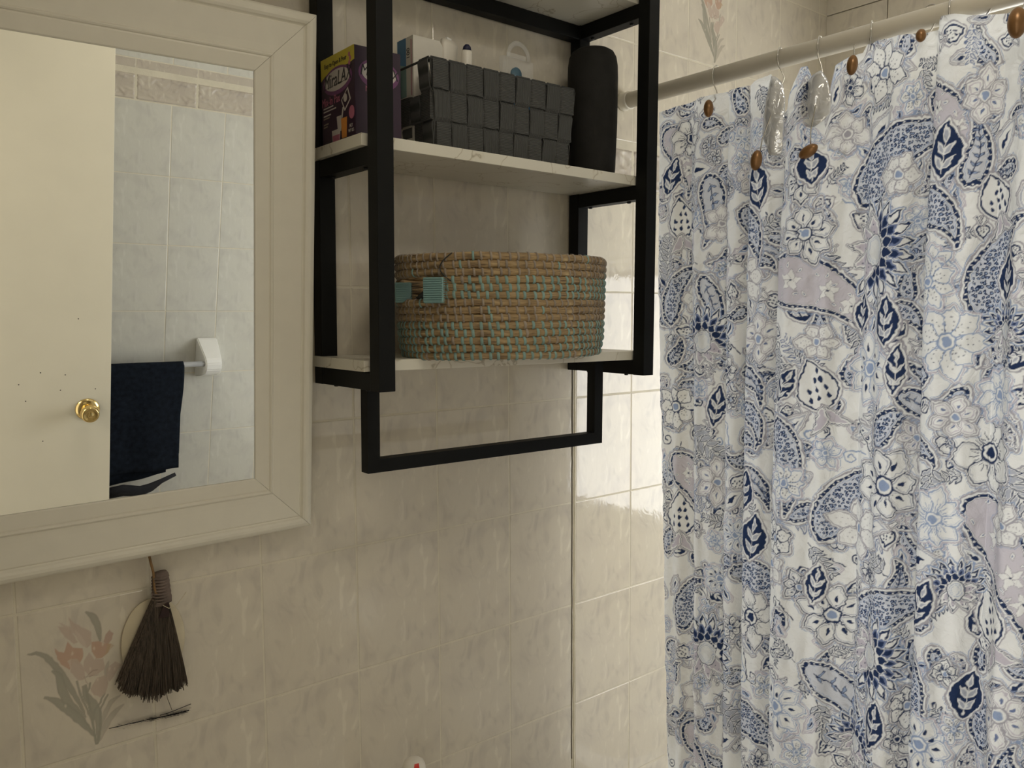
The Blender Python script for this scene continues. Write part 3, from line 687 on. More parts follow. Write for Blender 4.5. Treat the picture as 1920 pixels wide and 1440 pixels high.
def cloth_over(name, x0, x1, zf, zb, parent, mat, yb=-1.90, zc=-0.428, r=0.0135, skew_f=0.0, skew_b=0.0, seed=1, thick=0.005):
    rng = np.random.default_rng(seed); nx = 40; prof = []
    for t in np.linspace(0, 1, 26): prof.append(('f', t))
    for t in np.linspace(0, 1, 9)[1:-1]: prof.append(('t', t))
    for t in np.linspace(0, 1, 26): prof.append(('b', t))
    V = []; ph = rng.uniform(0, 6, 4)
    for p, t in prof:
        for i in range(nx+1):
            fx = i/nx; x = x0+(x1-x0)*fx; wv = 0.0035*math.sin(9*fx+ph[0])+0.0025*math.sin(17*fx+ph[1])
            if p == 'f':
                ze = zf+skew_f*fx; z = ze+(zc-ze)*t; y = yb+r+wv*(1-t)*1.5+0.004*(1-t); x += 0.004*math.sin(7*t+2)*(1 if fx > .5 else -1)*abs(2*fx-1)-0.010*(1-t)*fx
            elif p == 't': y = yb+r*math.cos(PI*t); z = zc+r*math.sin(PI*t)
            else:
                ze = zb+skew_b*fx; z = zc+(ze-zc)*t; y = yb-r-wv*t
            V.append((x, y, z))
    F = []; m = len(prof)
    for j in range(m-1):
        for i in range(nx):
            q = j*(nx+1)+i; F.append((q, q+1, q+nx+2, q+nx+1))
    o = mobj(name, V, F, mat, parent, True); s = o.modifiers.new('solid', 'SOLIDIFY'); s.thickness = thick; s.offset = 1; return o
tw = thing('bath_towel', 'navy blue towel folded over the towel bar, reflected in the mirror', 'towel', (-0.3, -1.90, -0.428))
def rel(o, par):
    o.data.transform(Matrix.Translation(-Vector(par.location))); o.parent = par
o = cloth_over('front_fold', -0.56, -0.152, -0.855, -0.80, None, M['towel'], seed=3, skew_f=0.004); rel(o, tw)
o = cloth_over('back_fold', -0.55, -0.20, -0.84, -0.925, None, M['towel'], r=0.0075, seed=5, skew_b=0.05, thick=0.003); rel(o, tw)
# dark cloth strap dangling below the towel
pts = [(-0.44, -1.90, -0.935), (-0.36, -1.895, -0.925), (-0.30, -1.89, -0.935), (-0.26, -1.892, -0.925), (-0.22, -1.895, -0.905), (-0.165, -1.90, -0.885)]
st = tube('cloth_strap', pts, 0.012, M['strap'], None, 10, radii=[0.022, 0.024, 0.022, 0.018, 0.010, 0.008], sq=(0.5, 1.0))
tag(st, 'black cloth strap dangling below the navy towel, reflected in the mirror', 'strap')
st2 = tube('hanging_loop', [(-0.44, -1.90, -0.93), (-0.44, -1.905, -0.80), (-0.43, -1.89, -0.62), (-0.42, -1.9, -0.45)], 0.003, M['strap'], st, 8)

# ---------------------------------------------------------------- leaning framed mirror
MX, MY, MZ, MRX, MRY, MRZ, MH, MFW, MG = -0.4987, -0.035, -0.1875, 0.11695, -0.01667, -0.008, 0.8884, 0.10404, 0.00803
MW = 0.70
mi = thing('wall_mirror', 'large white moulded-frame mirror hanging tilted forward on the tiled wall', 'mirror', (MX, MY, MZ), (MRX, MRY, MRZ))
box('mirror_glass', (-MW+MFW-0.01, MG+0.0005, MFW-0.01), (-MFW+0.01, MG+0.0045, MH-MFW+0.01), M['mirror'], mi)
box('backing_board', (-MW+0.03, MG+0.006, 0.03), (-0.03, 0.020, MH-0.03), M['wallpaint'], mi)
# frame profile: (inset from outer edge, y), y negative towards the room
PF = [(0.0, 0.022), (0.0, 0.002), (0.001, -0.001), (0.004, -0.0035), (0.009, -0.0055), (0.014, -0.0052), (0.018, -0.003), (0.020, 0.0), (0.0215, 0.0012), (0.024, -0.0002), (0.040, 0.0015), (0.060, 0.0040), (0.0715, 0.0048), (0.073, 0.0030), (0.075, 0.0022), (0.077, 0.0032), (0.0785, 0.0052), (0.081, 0.0045), (0.092, 0.0052), (0.102, 0.0060), (0.104, 0.0072), (0.104, 0.0125), (0.060, 0.022)]
def rail(side):
    V = []; n = len(PF)
    for e in (0, 1):
        for d, y in PF:
            g = 0.0003
            if side == 'right': p = (-d, y, d+g if e == 0 else MH-d-g)
            elif side == 'left': p = (-MW+d, y, d+g if e == 0 else MH-d-g)
            elif side == 'top': p = (-MW+d+g if e == 0 else -d-g, y, MH-d)
            else: p = (-MW+d+g if e == 0 else -d-g, y, d)
            V.append(p)
    F = [(i, (i+1) % n, (i+1) % n+n, i+n) for i in range(n)]+[tuple(range(n)), tuple(range(2*n-1, n-1, -1))]
    me = meshdata('frame_rail', V, F); bm = bmesh.new(); bm.from_mesh(me); bmesh.ops.recalc_face_normals(bm, faces=bm.faces[:]); bm.to_mesh(me); bm.free()
    return link('frame_rail', me, M['frame'], mi)
for s in ('right', 'left', 'top', 'bottom'): rail(s)

# ---------------------------------------------------------------- shelf unit
SL = Vector((-0.46912, -0.24182, 0.07215)); SE = (0.00517, 0.00692, -0.00232)
SW, SD, ST_, SF, SXS = 0.67656, 0.2387, 0.03115, 0.0369, -0.00815
su = thing('shelf_unit', 'black metal wall shelf unit with white marbled boards and towel rail', 'shelf', SL, SE)
def sm(name, a, b, mat=None, parent=su, bevel=0.0012): return box(name, a, b, mat or M['black'], parent, bevel, 2)
TOPZ = 0.83
for x in (0, SW-ST_):
    for y in (0, SD-ST_): sm('post', (x, y, 0), (x+ST_, y+ST_, TOPZ))
for z0, z1 in ((0.0, 0.031), (0.375, 0.4055), (0.7505, 0.7805)):
    for x in (0.001, SW-ST_+0.001):
        b_ = sm('side_rail', (x, ST_, z0+.0003), (x+ST_-0.002, SD-ST_, z1))
        for yy in (0.065, SD-0.055):
            lathe('screw', [(0, -0.0034), (0.0035, -0.0034), (0.0045, -0.0022), (0.0045, 0.0), (0, 0.0)], M['screw'], b_, 12, Matrix.Translation((x+ST_*0.48, yy, z0)))
sm('back_rail', (ST_, SD-ST_+0.001, 0.7505), (SW-ST_, SD-0.001, 0.7805))
sm('front_rail', (ST_, 0.001, 0.7505+0.05), (SW-ST_, ST_-0.001, 0.7805+0.048))
for zt, th in ((0.05145, 0.0193), (0.4261, 0.0202), (0.8008, 0.0195)):
    b_ = sm('shelf_board', (SXS, SF, zt-th), (SW+0.004, SD-0.002, zt), M['marble'], bevel=0.0012); b_['label'] = 'white marbled shelf board'
bx1, bx2, by, bz, bt = 0.0215, 0.6023, 0.0787, -0.151, 0.0241
bm = bmesh.new()
for a, b in (((bx1, by, bz), (bx1+bt, by+bt, 0.0312)), ((bx2-bt, by, bz), (bx2, by+bt, 0.0312)), ((bx1+bt, by, bz), (bx2-bt, by+bt, bz+bt))): box_bm(bm, a, b)
bmesh.ops.remove_doubles(bm, verts=bm.verts[:], dist=1e-5)
bm_finish(bm, 'towel_rail', M['black'], su)
SM = Matrix.Translation(SL) @ Euler(SE).to_matrix().to_4x4()
def onshelf(x, y, which):
    # world z of the shelf top under world (x, y)
    zl = {0: 0.05145, 1: 0.4261}[which]; p = SM.inverted() @ Vector((x, y, 0)); return (SM @ Vector((p.x, p.y, zl))).z+0.0004


# ---------------------------------------------------------------- things on the middle shelf
# purple medicine carton
px0, px1, py0, py1 = -0.461, -0.371, -0.165, -0.042; pz0 = onshelf(-0.42, -0.1, 1); pz1 = 0.652
pb = thing('medicine_box', 'purple laxative carton with a yellow top flap band, left end of middle shelf', 'box', (px0, py0, pz0))
PW, PD, PH = px1-px0, py1-py0, pz1-pz0
box('carton', (0, 0, 0), (PW, PD, PH), M['purple'], pb, 0.0008)
def faceL(u, v, off): return (-off, PD*(1-u), PH*v)                # left face: u from far edge to near edge
def faceF(u, v, off): return (PW*u, -off, PH*v)
def patch(name, face, pts, mat, off, par=pb):
    n = len(pts); V = [face(u, v, off) for u, v in pts]+[face(u, v, 0.0) for u, v in pts]
    F = [tuple(range(n)), tuple(range(2*n-1, n-1, -1))]+[(i, i+n, (i+1) % n+n, (i+1) % n) for i in range(n)]
    me = meshdata(name, V, F); bm = bmesh.new(); bm.from_mesh(me); bmesh.ops.recalc_face_normals(bm, faces=bm.faces[:]); bm.to_mesh(me); bm.free()
    return link(name, me, mat, par)
def MF(face, u, v, off, rot=0.0):
    o = Vector(face(u, v, off)); X = (Vector(face(u+0.01, v, off))-o).normalized(); Y = Vector((0, 0, 1)); Z = X.cross(Y)
    return Matrix(((X.x, Y.x, Z.x, o.x), (X.y, Y.y, Z.y, o.y), (X.z, Y.z, Z.z, o.z), (0, 0, 0, 1))) @ Matrix.Rotation(rot, 4, 'Z')
band = [(0, 1), (1, 1), (1, 0.845), (0.82, 0.825), (0.55, 0.835), (0.30, 0.83), (0.12, 0.80), (0, 0.76)]
patch('printed_band', faceL, band, M['yellow'], 0.0003)
def ell(cu, cv, a, b, n=30): return [(cu+a*math.cos(2*PI*k/n), cv+b*math.sin(2*PI*k/n)) for k in range(n)]
patch('printed_halo', faceL, ell(0.50, 0.70, 0.43, 0.155), M['halo'], 0.0004)
patch('printed_oval', faceL, ell(0.49, 0.71, 0.38, 0.118), M['whiteprint'], 0.0006)
text_mesh('printed_brand', 'MiraLAX', 0.034, M['darkprint'], pb, MF(faceL, 0.50, 0.715, 0.0008, 0.03), shear=0.25, xscale=0.80)
text_mesh('printed_words', 'Easy to Open & Pour', 0.0112, M['darkprint'], pb, MF(faceL, 0.45, 0.905, 0.0006), xscale=0.85)
text_mesh('printed_words', 'Mix-In Pax', 0.021, M['pinkprint'], pb, MF(faceL, 0.30, 0.50, 0.0006), xscale=0.75)
patch('printed_underline', faceL, [(0.16, 0.655), (0.80, 0.665), (0.80, 0.660), (0.16, 0.650)], M['darkprint'], 0.0008)
for k, (a, b, v) in enumerate([(0.06, 0.36, 0.43), (0.06, 0.44, 0.395), (0.06, 0.28, 0.345), (0.06, 0.24, 0.315), (0.06, 0.20, 0.25), (0.06, 0.17, 0.22)]):
    patch('printed_line', faceL, [(a, v), (b, v+0.004), (b, v+0.018), (a, v+0.014)], M['whiteprint'] if k < 3 else M['taupe'], 0.0004)
patch('printed_sachet', faceL, [(0.60, 0.46), (0.80, 0.58), (0.88, 0.44), (0.70, 0.33)], M['whiteprint'], 0.0004)
patch('printed_sachet_centre', faceL, [(0.63, 0.46), (0.79, 0.555), (0.85, 0.44), (0.71, 0.355)], M['purple'], 0.0006)
patch('printed_spoon', faceL, ell(0.73, 0.47, 0.05, 0.045), M['whiteprint'], 0.0008)
patch('printed_pour', faceL, [(0.64, 0.38), (0.67, 0.38), (0.63, 0.27), (0.59, 0.26)], M['whiteprint'], 0.0005)
patch('printed_glass', faceL, [(0.46, 0.30), (0.62, 0.30), (0.58, 0.13), (0.49, 0.13)], M['whiteprint'], 0.0005)
patch('printed_glass', faceL, [(0.59, 0.26), (0.76, 0.26), (0.74, 0.04), (0.61, 0.04)], M['orange'], 0.0006)
patch('printed_mug', faceL, [(0.31, 0.16), (0.56, 0.16), (0.54, 0.0), (0.33, 0.0)], M['whiteprint'], 0.0007)
patch('printed_mug_band', faceL, [(0.33, 0.10), (0.55, 0.10), (0.54, 0.02), (0.34, 0.02)], M['pinkprint'], 0.0009)
patch('printed_seal', faceL, ell(0.90, 0.29, 0.075, 0.072), M['pinkprint'], 0.0005)
text_mesh('printed_words', 'NET\nWT 0.5', 0.008, M['whiteprint'], pb, MF(faceL, 0.88, 0.12, 0.0006), xscale=0.8)
for k in range(3):
    patch('printed_splash', faceL, ell(0.86+0.03*(k % 2), 0.92-0.045*k, 0.028, 0.026, 10), M['pinkprint'], 0.0007)
patch('printed_halo', faceF, ell(0.52, 0.72, 0.44, 0.17), M['halo'], 0.0003)
patch('printed_oval', faceF, ell(0.52, 0.735, 0.38, 0.125), M['whiteprint'], 0.0005)
text_mesh('printed_brand', 'MiraLAX', 0.026, M['darkprint'], pb, MF(faceF, 0.52, 0.74, 0.0007), shear=0.25, xscale=0.78)
text_mesh('printed_words', 'Mix-In Pax', 0.014, M['pinkprint'], pb, MF(faceF, 0.50, 0.545, 0.0005), xscale=0.85)

# charcoal woven basket
bz0 = onshelf(-0.13, -0.09, 1); BH = 0.659-bz0
gb = thing('woven_basket', 'charcoal woven strap basket full of toiletries on the middle shelf', 'basket', (-0.134, -0.094, bz0))
def bprof(z):
    f = z/BH; return 0.162+0.0165*f, 0.066+0.008*f
NS, NE = 9, 4
def ring_pt(side, t, z, off):
    hx_, hy_ = bprof(z)
    if side == 'f': return (-hx_+2*hx_*t, -hy_-off, z)
    if side == 'b': return (hx_-2*hx_*t, hy_+off, z)
    if side == 'r': return (hx_+off, -hy_+2*hy_*t, z)
    return (-hx_-off, hy_-2*hy_*t, z)
SIDES = (('f', NS), ('r', NE), ('b', NS), ('l', NE))
def ribbon(name, cent, wid, nrm, hw, th, mat, parent):
    # cent: list of Vector; wid: half width direction per point; nrm per point
    V = []; F = []
    for c, w, n_ in zip(cent, wid, nrm):
        c = Vector(c); w = Vector(w); n_ = Vector(n_)
        for s, t in ((-1, -1), (-0.98, 1), (0.98, 1), (1, -1)): V.append(c+w*hw*s+n_*th*0.5*t)
    m = len(cent)
    for i in range(m-1):
        for k in range(4): F.append((i*4+k, i*4+(k+1) % 4, (i+1)*4+(k+1) % 4, (i+1)*4+k))
    F.append((0, 3, 2, 1)); F.append(((m-1)*4, (m-1)*4+1, (m-1)*4+2, (m-1)*4+3))
    me = meshdata(name, V, F); bm = bmesh.new(); bm.from_mesh(me); bmesh.ops.recalc_face_normals(bm, faces=bm.faces[:]); bm.to_mesh(me); bm.free()
    return link(name, me, mat, parent)
def webbing_mat(name, direction):
    m, nt, b = new_mat(name); L = nt.links.new
    tc = N(nt, 'ShaderNodeTexCoord'); wv = N(nt, 'ShaderNodeTexWave', bands_direction=direction); wv.inputs['Scale'].default_value = 110; wv.inputs['Distortion'].default_value = 0.6
    L(tc.outputs['Object'], wv.inputs['Vector'])
    L(ramp(nt, wv.outputs['Fac'], [(0.1, (0.055, 0.056, 0.054)), (0.8, (0.105, 0.106, 0.102))]), b.inputs['Base Color'])
    bp = N(nt, 'ShaderNodeBump'); bp.inputs['Strength'].default_value = 0.8; bp.inputs['Distance'].default_value = 0.001; L(wv.outputs['Fac'], bp.inputs['Height']); L(bp.outputs[0], b.inputs['Normal'])
    b.inputs['Roughness'].default_value = 0.85; b.inputs['Specular IOR Level'].default_value = 0.2; return m
M['web_v'] = webbing_mat('charcoal_webbing_upright', 'X'); M['web_h'] = webbing_mat('charcoal_webbing_level', 'Z')
nrmS = {'f': (0, -1, 0), 'b': (0, 1, 0), 'r': (1, 0, 0), 'l': (-1, 0, 0)}; AMP = 0.0026; NR = 3; rh = BH/NR
def wave(col, row, over_v):   # +1 when the strap lies outside
    v = 1 if (col+row) % 2 else -1
    return v if over_v else -v
rs = random.Random(11)
for j in range(NR):
    row = NR-1-j; zc_ = (j+0.5)*rh; cent = []; wid = []; nr = []; base = 0
    for sd, n in SIDES:
        if row == 0 and sd == 'l':
            break
        for c in range(n):
            o_ = AMP*wave(base+c, row, False)
            for t in (0.08, 0.5, 0.92):
                cent.append(ring_pt(sd, (c+t)/n, zc_+rs.uniform(-.0012, .0012), o_)); wid.append((0, 0, 1)); nr.append(nrmS[sd])
        base += n
    if row != 0:
        cent.append(cent[0]); wid.append((0, 0, 1)); nr.append(nrmS['f'])
    ribbon('strap', cent, wid, nr, rh*0.5-0.0012, 0.002, M['web_h'], gb)
base = 0
for sd, n in SIDES:
    for c in range(n):
        t = (c+0.5)/n; cent = []; nr = []; P = [Vector(ring_pt(sd, t, 0.001, 0))]
        cut = (sd == 'l' and c in (1, 2))
        for row in range(NR-1, -1, -1):
            if cut and row == 0: break
            j = NR-1-row
            for f in (0.1, 0.5, 0.9):
                z = (j+f)*rh; cent.append(ring_pt(sd, t+rs.uniform(-.004, .004), z, AMP*wave(base+c, row, True)))
                nr.append(nrmS[sd])
        if not cut:
            cent.append(ring_pt(sd, t, BH+0.0012, 0.0)); nr.append((0, 0, 1))
            cent.append(ring_pt(sd, t, BH-0.006, -0.006)); nr.append(tuple(-a for a in nrmS[sd]))
        hx_, hy_ = bprof(BH/2); wlen = (2*hx_ if sd in 'fb' else 2*hy_)/n
        wd = (1, 0, 0) if sd in 'fb' else (0, 1, 0)
        ribbon('strap', cent, [wd]*len(cent), nr, wlen*0.5-0.0012, 0.002, M['web_v'], gb)
    base += n
hx_, hy_ = bprof(BH)
rimp = [(-hx_, -hy_, BH-.002), (hx_, -hy_, BH-.002), (hx_, hy_, BH-.002), (-hx_, hy_, BH-.002)]
tube('rim', [Vector(rimp[i]).lerp(Vector(rimp[(i+1) % 4]), t) for i in range(4) for t in (0.02, .5, .98)], 0.0022, M['grey_strap'], gb, 8, closed=True)
box('base_panel', (-0.158, -0.062, 0.0), (0.158, 0.062, 0.003), M['grey_strap'], gb)

# contents of the charcoal basket
hb = bz0+0.0034
cb = thing('tablet_carton', 'small white and blue carton standing in the charcoal basket', 'box', (-0.31, -0.100, hb), (0, 0, 0.0))
cb.location.x = -0.303
CH = 0.716-hb
V = [(0, 0, 0), (0.066, 0, 0), (0.066, 0.055, 0), (0, 0.055, 0), (0, 0, CH), (0.060, 0, CH), (0.066, 0, CH-0.009), (0.0, 0.055, CH), (0.060, 0.055, CH), (0.066, 0.055, CH-0.009)]
mobj('carton', V, [(0, 1, 6, 5, 4), (1, 2, 9, 6), (2, 3, 7, 8, 9), (3, 0, 4, 7), (4, 5, 8, 7), (5, 6, 9, 8), (0, 3, 2, 1)], M['carton'], cb)
def fc(u, v, off): return (-off, 0.055*(1-u), CH*v)
patch('printed_panel', fc, [(0, 0.80), (0.55, 0.76), (0.55, 1.0), (0, 1.0)], M['blue'], 0.0003, cb)
patch('printed_panel', fc, [(0, 0.5), (0.55, 0.5), (0.55, 0.76), (0, 0.80)], M['tealplastic'], 0.0003, cb)
patch('printed_stripe', fc, [(0.86, 0.5), (0.90, 0.5), (0.90, 0.97), (0.86, 0.97)], M['pinkprint'], 0.0003, cb)
text_mesh('printed_words', '100', 0.014, M['darkprint'], cb, MF(fc, 0.70, 0.86, 0.0004, PI/2))
lt = thing('lotion_tube', 'crumpled white squeeze tube leaning behind the carton in the charcoal basket', 'tube', (-0.228, -0.095, hb), (0.0, 0.06, 0.3))
lathe('tube_body', [(0.0, 0.0), (0.018, 0.0), (0.0185, 0.03), (0.018, 0.12), (0.021, 0.17), (0.0235, 0.213), (0.0230, 0.221), (0, 0.222)], M['tubewhite'], lt, 20, sy=0.45)
box('crimp', (-0.010, -0.003, 0.218), (0.004, 0.003, 0.2285), M['ceramic'], lt, 0.001)
tp = thing('toothpaste_tube', 'slim white tube with a dark navy end cap in the charcoal basket', 'tube', (-0.205, -0.118, hb), (0.0, 0.05, -0.4))
lathe('tube_body', [(0.0, 0.0), (0.010, 0.0), (0.011, 0.08), (0.0115, 0.16), (0.010, 0.200), (0.0085, 0.203), (0, 0.203)], M['tubewhite'], tp, 16, sy=0.6)
lathe('end_cap', [(0.0, 0.2025), (0.0088, 0.2025), (0.0075, 0.209), (0.0035, 0.2135), (0, 0.214)], M['navyplastic'], tp, 16, sy=0.7)
bp_ = thing('blister_pack', 'clear plastic hang-tab blister pack with a blue round insert in the charcoal basket', 'package', (-0.045, -0.088, hb), (0, 0, 0.05))
bh = 0.7225-hb
tube_pts = []
box('clear_shell', (-0.043, -0.006, 0.0), (0.043, 0.006, bh), M['clearpack'], bp_, 0.003)
arc = [(0.006+0.029*math.cos(a), 0.0, bh+0.001+0.031*math.sin(a)) for a in np.linspace(0.0, PI, 14)]
tube('hang_tab', arc, 0.0055, M['clearpack'], bp_, 8, sq=(0.35, 1.0))
box('tab_web', (-0.026, -0.0008, bh), (0.026, 0.0008, bh+0.010), M['clearpack'], bp_, 0.0004)
lathe('round_insert', [(0, -0.004), (0.012, -0.004), (0.014, -0.002), (0.014, 0.002), (0, 0.003)], plain('slate_blue', (0.10, 0.19, 0.26), 0.4), bp_, 24, Matrix.Translation((-0.008, -0.0075, bh-0.034)) @ Matrix.Rotation(PI/2, 4, 'X'))
prism('blue_card', [(-0.026, bh-0.040), (0.040, bh-0.046), (0.040, bh-0.11), (-0.040, bh-0.11)], -0.0085, -0.0065, M['blue'], bp_)
jr = thing('pill_bottle', 'white capped orange bottle glimpsed through the handle hole of the charcoal basket', 'bottle', (-0.284, -0.128, hb))
lathe('bottle_body', [(0, 0), (0.013, 0), (0.0135, 0.003), (0.0135, 0.105), (0.011, 0.110), (0, 0.11)], M['orange'], jr, 20)
lathe('cap', [(0, 0.1102), (0.0140, 0.1102), (0.0140, 0.150), (0.0125, 0.152), (0, 0.152)], M['tubewhite'], jr, 20)

# dark cylindrical case
cz = onshelf(0.145, -0.12, 1); chh = 0.770-cz
cyo = lathe('cylindrical_speaker', [(0, 0), (0.044, 0), (0.0475, 0.003), (0.0495, 0.02), (0.0535, 0.12), (0.0545, chh-0.06), (0.0540, chh-0.036), (0.051, chh-0.018), (0.045, chh-0.007), (0.036, chh-0.0015), (0.02, chh), (0, chh)], M['cyl'], None, 56)
cyo.location = (0.145, -0.118, cz)
tag(cyo, 'tall charcoal black cylinder with rounded top at right end of middle shelf', 'speaker')

# seagrass basket on the lower shelf
sx0, sy0, sa, sb = -0.160, -0.186, 0.220, 0.170
sz0 = onshelf(sx0, sy0, 0)+0.0003
sg = thing('seagrass_basket', 'large oval coiled seagrass basket with teal and brown stitching on the lower shelf', 'basket', (sx0, sy0, sz0))
NC = 14; SHT = 0.305-sz0; pit = SHT/NC; rc = pit*0.56
def erad(z):
    f = z/SHT; return 1.0-0.030*(1-f)-0.03*max(0, 0.16-f)/0.16
def ept(th, z, extra=0.0):
    k = erad(z); return Vector(((sa*k-rc+extra)*math.cos(th), (sb*k-rc+extra)*math.sin(th), z))
gap0, gap1 = math.radians(150), math.radians(207)
stT, stB = ([], []), ([], [])
rs = random.Random(3)
for i in range(NC):
    z = (i+0.5)*pit; row = NC-1-i; hasgap = row in (3, 4, 5)
    n = 150
    jig = lambda th: Vector((0, 0, 0.0006*math.sin(5*th+i)+0.0004*math.sin(13*th+2*i)))
    if hasgap:
        ths = np.linspace(gap1, gap0+2*PI, n); pts = [ept(t, z)+jig(t) for t in ths]; tube('coil', pts, rc, M['straw'], sg, 10, uv=1.0)
    else:
        ths = np.linspace(0, 2*PI, n, endpoint=False); pts = [ept(t, z)+jig(t) for t in ths]; tube('coil', pts, rc, M['straw'], sg, 10, closed=True, uv=1.0)
    teal = row in (3, 4, 5) or row >= 9
    ns = 78
    for k in range(ns):
        th = 2*PI*(k+rs.uniform(-.18, .18)+0.3*(i % 2))/ns
        if hasgap and gap0-0.02 < th % (2*PI) < gap1+0.01: continue
        tgt = stT if (teal != (rs.random() < 0.07)) else stB
        c = ept(th, z)+jig(th); out = Vector((math.cos(th)*sb, math.sin(th)*sa, 0)).normalized(); tn = Vector((-out.y, out.x, 0)); lean = rs.uniform(0.15, 0.42)
        hw = 0.0027 if teal else 0.0021; V, F = tgt; b0 = len(V)
        for q in range(8):
            a = -1.75+3.5*q/7; cpt = c+out*math.cos(a)*(rc+0.0004)+Vector((0, 0, 1))*math.sin(a)*(rc+0.0004)*1.02+tn*(-lean*a*0.0022)
            cpo = cpt+(out*math.cos(a)+Vector((0, 0, 1))*math.sin(a))*0.0009
            V += [cpt-tn*hw, cpo-tn*hw*0.55, cpo+tn*hw*0.55, cpt+tn*hw]
        for q in range(7):
            for m_ in range(3): F.append((b0+q*4+m_, b0+q*4+m_+1, b0+(q+1)*4+m_+1, b0+(q+1)*4+m_))
for (V, F), mt, lb in ((stT, 'teal', 'teal yarn stitching'), (stB, 'taupe', 'brown yarn stitching')):
    o = mobj('stitching', V, F, M[mt], sg, True); o['kind'] = 'stuff'; o['label'] = lb
bp2 = [( (sa*0.94-rc)*math.cos(t), (sb*0.94-rc)*math.sin(t)) for t in np.linspace(0, 2*PI, 60, endpoint=False)]
prism('base_panel', bp2, 0.0005, 0.006, M['straw'], sg, ax='xy')

# brushes poking through the basket handle slot
def brush(name, label, loc, yaw, w, h, bristle, blen, handle=None, tilt=0.0):
    t = thing(name, label, 'brush', loc, (0, tilt, yaw))
    b = box('brush_head', (-w/2, -0.006, -h/2), (w/2, 0.006, h/2), M['tealplastic'], t, 0.003, 3)
    bmr = bmesh.new()
    for k in range(11):
        z = -h/2+h*(k+0.7)/11.5; box_bm(bmr, (-w/2+0.002, -0.0082, z), (w/2-0.002, -0.0055, z+h*0.045))
    bm_finish(bmr, 'ridge', M['tealplastic'], b)
    V = []; F = []; r_ = random.Random(2)
    for i in range(12):
        for jn in range(3):
            z = -h/2+h*(i+0.5)/12; y = -0.004+0.004*jn; q = len(V); d = r_.uniform(-.0012, .0012)
            V += [(w/2-0.001, y-.0005, z-.0006), (w/2-0.001, y+.0005, z-.0006), (w/2-0.001, y, z+.0008), (w/2+blen, y+d, z+d)]
            F += [(q, q+1, q+3), (q+1, q+2, q+3), (q+2, q, q+3)]
    o = mobj('bristles', V, F, M[bristle], t); o['kind'] = 'stuff'
    if handle: tube('handle', handle, 0.005, M['steelgrey'], t, 10, radii=[0.0045]+[0.006]*(len(handle)-2)+[0.005], sq=(0.6, 1))
    return t
brush('hair_brush', 'teal brush head hooked outside the seagrass basket, handle going into its slot', (-0.3685, -0.2575, 0.2415), -0.95, 0.037, 0.044, 'twine', 0.006,
      handle=[(-0.010, 0.012, 0.0), (-0.022, 0.022, -0.002), (-0.036, 0.030, -0.010), (-0.052, 0.040, -0.020)])
brush('hair_brush', 'teal brush with black bristles lying inside the seagrass basket slot', (-0.372, -0.165, 0.2395), -0.75, 0.030, 0.036, 'steelgrey', 0.020)
hp = [(-0.372+0.004*math.sin(t*3)+0.0, -0.2755+0.002*math.sin(2*t), 0.2985-0.058*t) for t in np.linspace(0, 1, 12)]
sgp = []
for t in np.linspace(0, 1, 16):
    th = math.radians(213-7*math.sin(PI*t*0.95)); z = (0.3040-0.047*t)-sz0; p = ept(th, min(z, SHT-0.001), rc+0.0022)+Vector((sx0, sy0, sz0)); p.z = z+sz0; sgp.append(p)
he = tube('hair_elastic', sgp, 0.0011, M['steelgrey'], None, 6)
tag(he, 'thin black elastic cord hanging from the rim of the seagrass basket', 'hair tie')

# ---------------------------------------------------------------- hanging broom, cream disc, twig
br = thing('craft_broom', 'small dark bristle broom hanging by twine under the white mirror frame', 'broom', (-0.768, -0.026, -0.245), (0, 0, 0))
loc = Vector(br.location)
def BP(x, z, y=0.0): return Vector((x, -0.026+y, z))-loc
hpts = [BP(-0.7650+0.0004*i, -0.2225-0.0045*i) for i in range(13)]
tube('handle_wrap', hpts, 0.0125, M['broomcord'], br, 14, radii=[0.0095, 0.0120, 0.0125]+[0.0118+0.0008*(i % 2) for i in range(8)]+[0.0120, 0.0115], sq=(0.75, 1))
for i in range(9):
    z = -0.231-0.0052*i; a = [Vector((-0.7655-0.0001*i+0.0125*math.cos(t), -0.026+0.0098*math.sin(t), z+0.001*math.sin(t)))-loc for t in np.linspace(0, 2*PI, 18, endpoint=False)]
    tube('cord_turn', a, 0.0018, M['broomcord'], br, 6, closed=True)
V = []; F = []; rs = random.Random(8)
def strand(p0, p1, p2, w):
    q = len(V); n = 5
    for k in range(n+1):
        t = k/n; p = p0*(1-t)**2+p1*2*t*(1-t)+p2*t*t; ww = w*(1-0.55*t)
        V.extend([p+Vector((-ww, 0.0004, 0)), p+Vector((0, -ww, 0)), p+Vector((ww, 0.0004, 0))])
    for k in range(n):
        for m_ in range(3): F.append((q+k*3+m_, q+k*3+(m_+1) % 3, q+(k+1)*3+(m_+1) % 3, q+(k+1)*3+m_))
for k in range(900):
    u = rs.uniform(-1, 1); layer = rs.uniform(-1, 1)
    xt = -0.7680+u*0.0095; yt = -0.026+layer*0.007
    xb = -0.7875+u*0.0490+rs.uniform(-.004, .004)+(0.006*u if u > 0.6 else 0); zb = -0.4215+0.012*u*u-0.0105*u+rs.uniform(-0.010, 0.010)-(0.006 if -0.3 < u < .2 else 0)
    yb = -0.027+layer*0.016*(1-0.3*abs(u))
    p0 = Vector((xt, yt, -0.271+rs.uniform(-.004, .006))); p2 = Vector((xb, min(yb, -0.010), zb)); p1 = p0.lerp(p2, 0.45)+Vector((u*0.002, -0.002, 0.0))
    strand(p0-loc, p1-loc, p2-loc, 0.0010+rs.random()*0.0006)
o = mobj('bristles', V, F, M['broom'], br); o['kind'] = 'stuff'
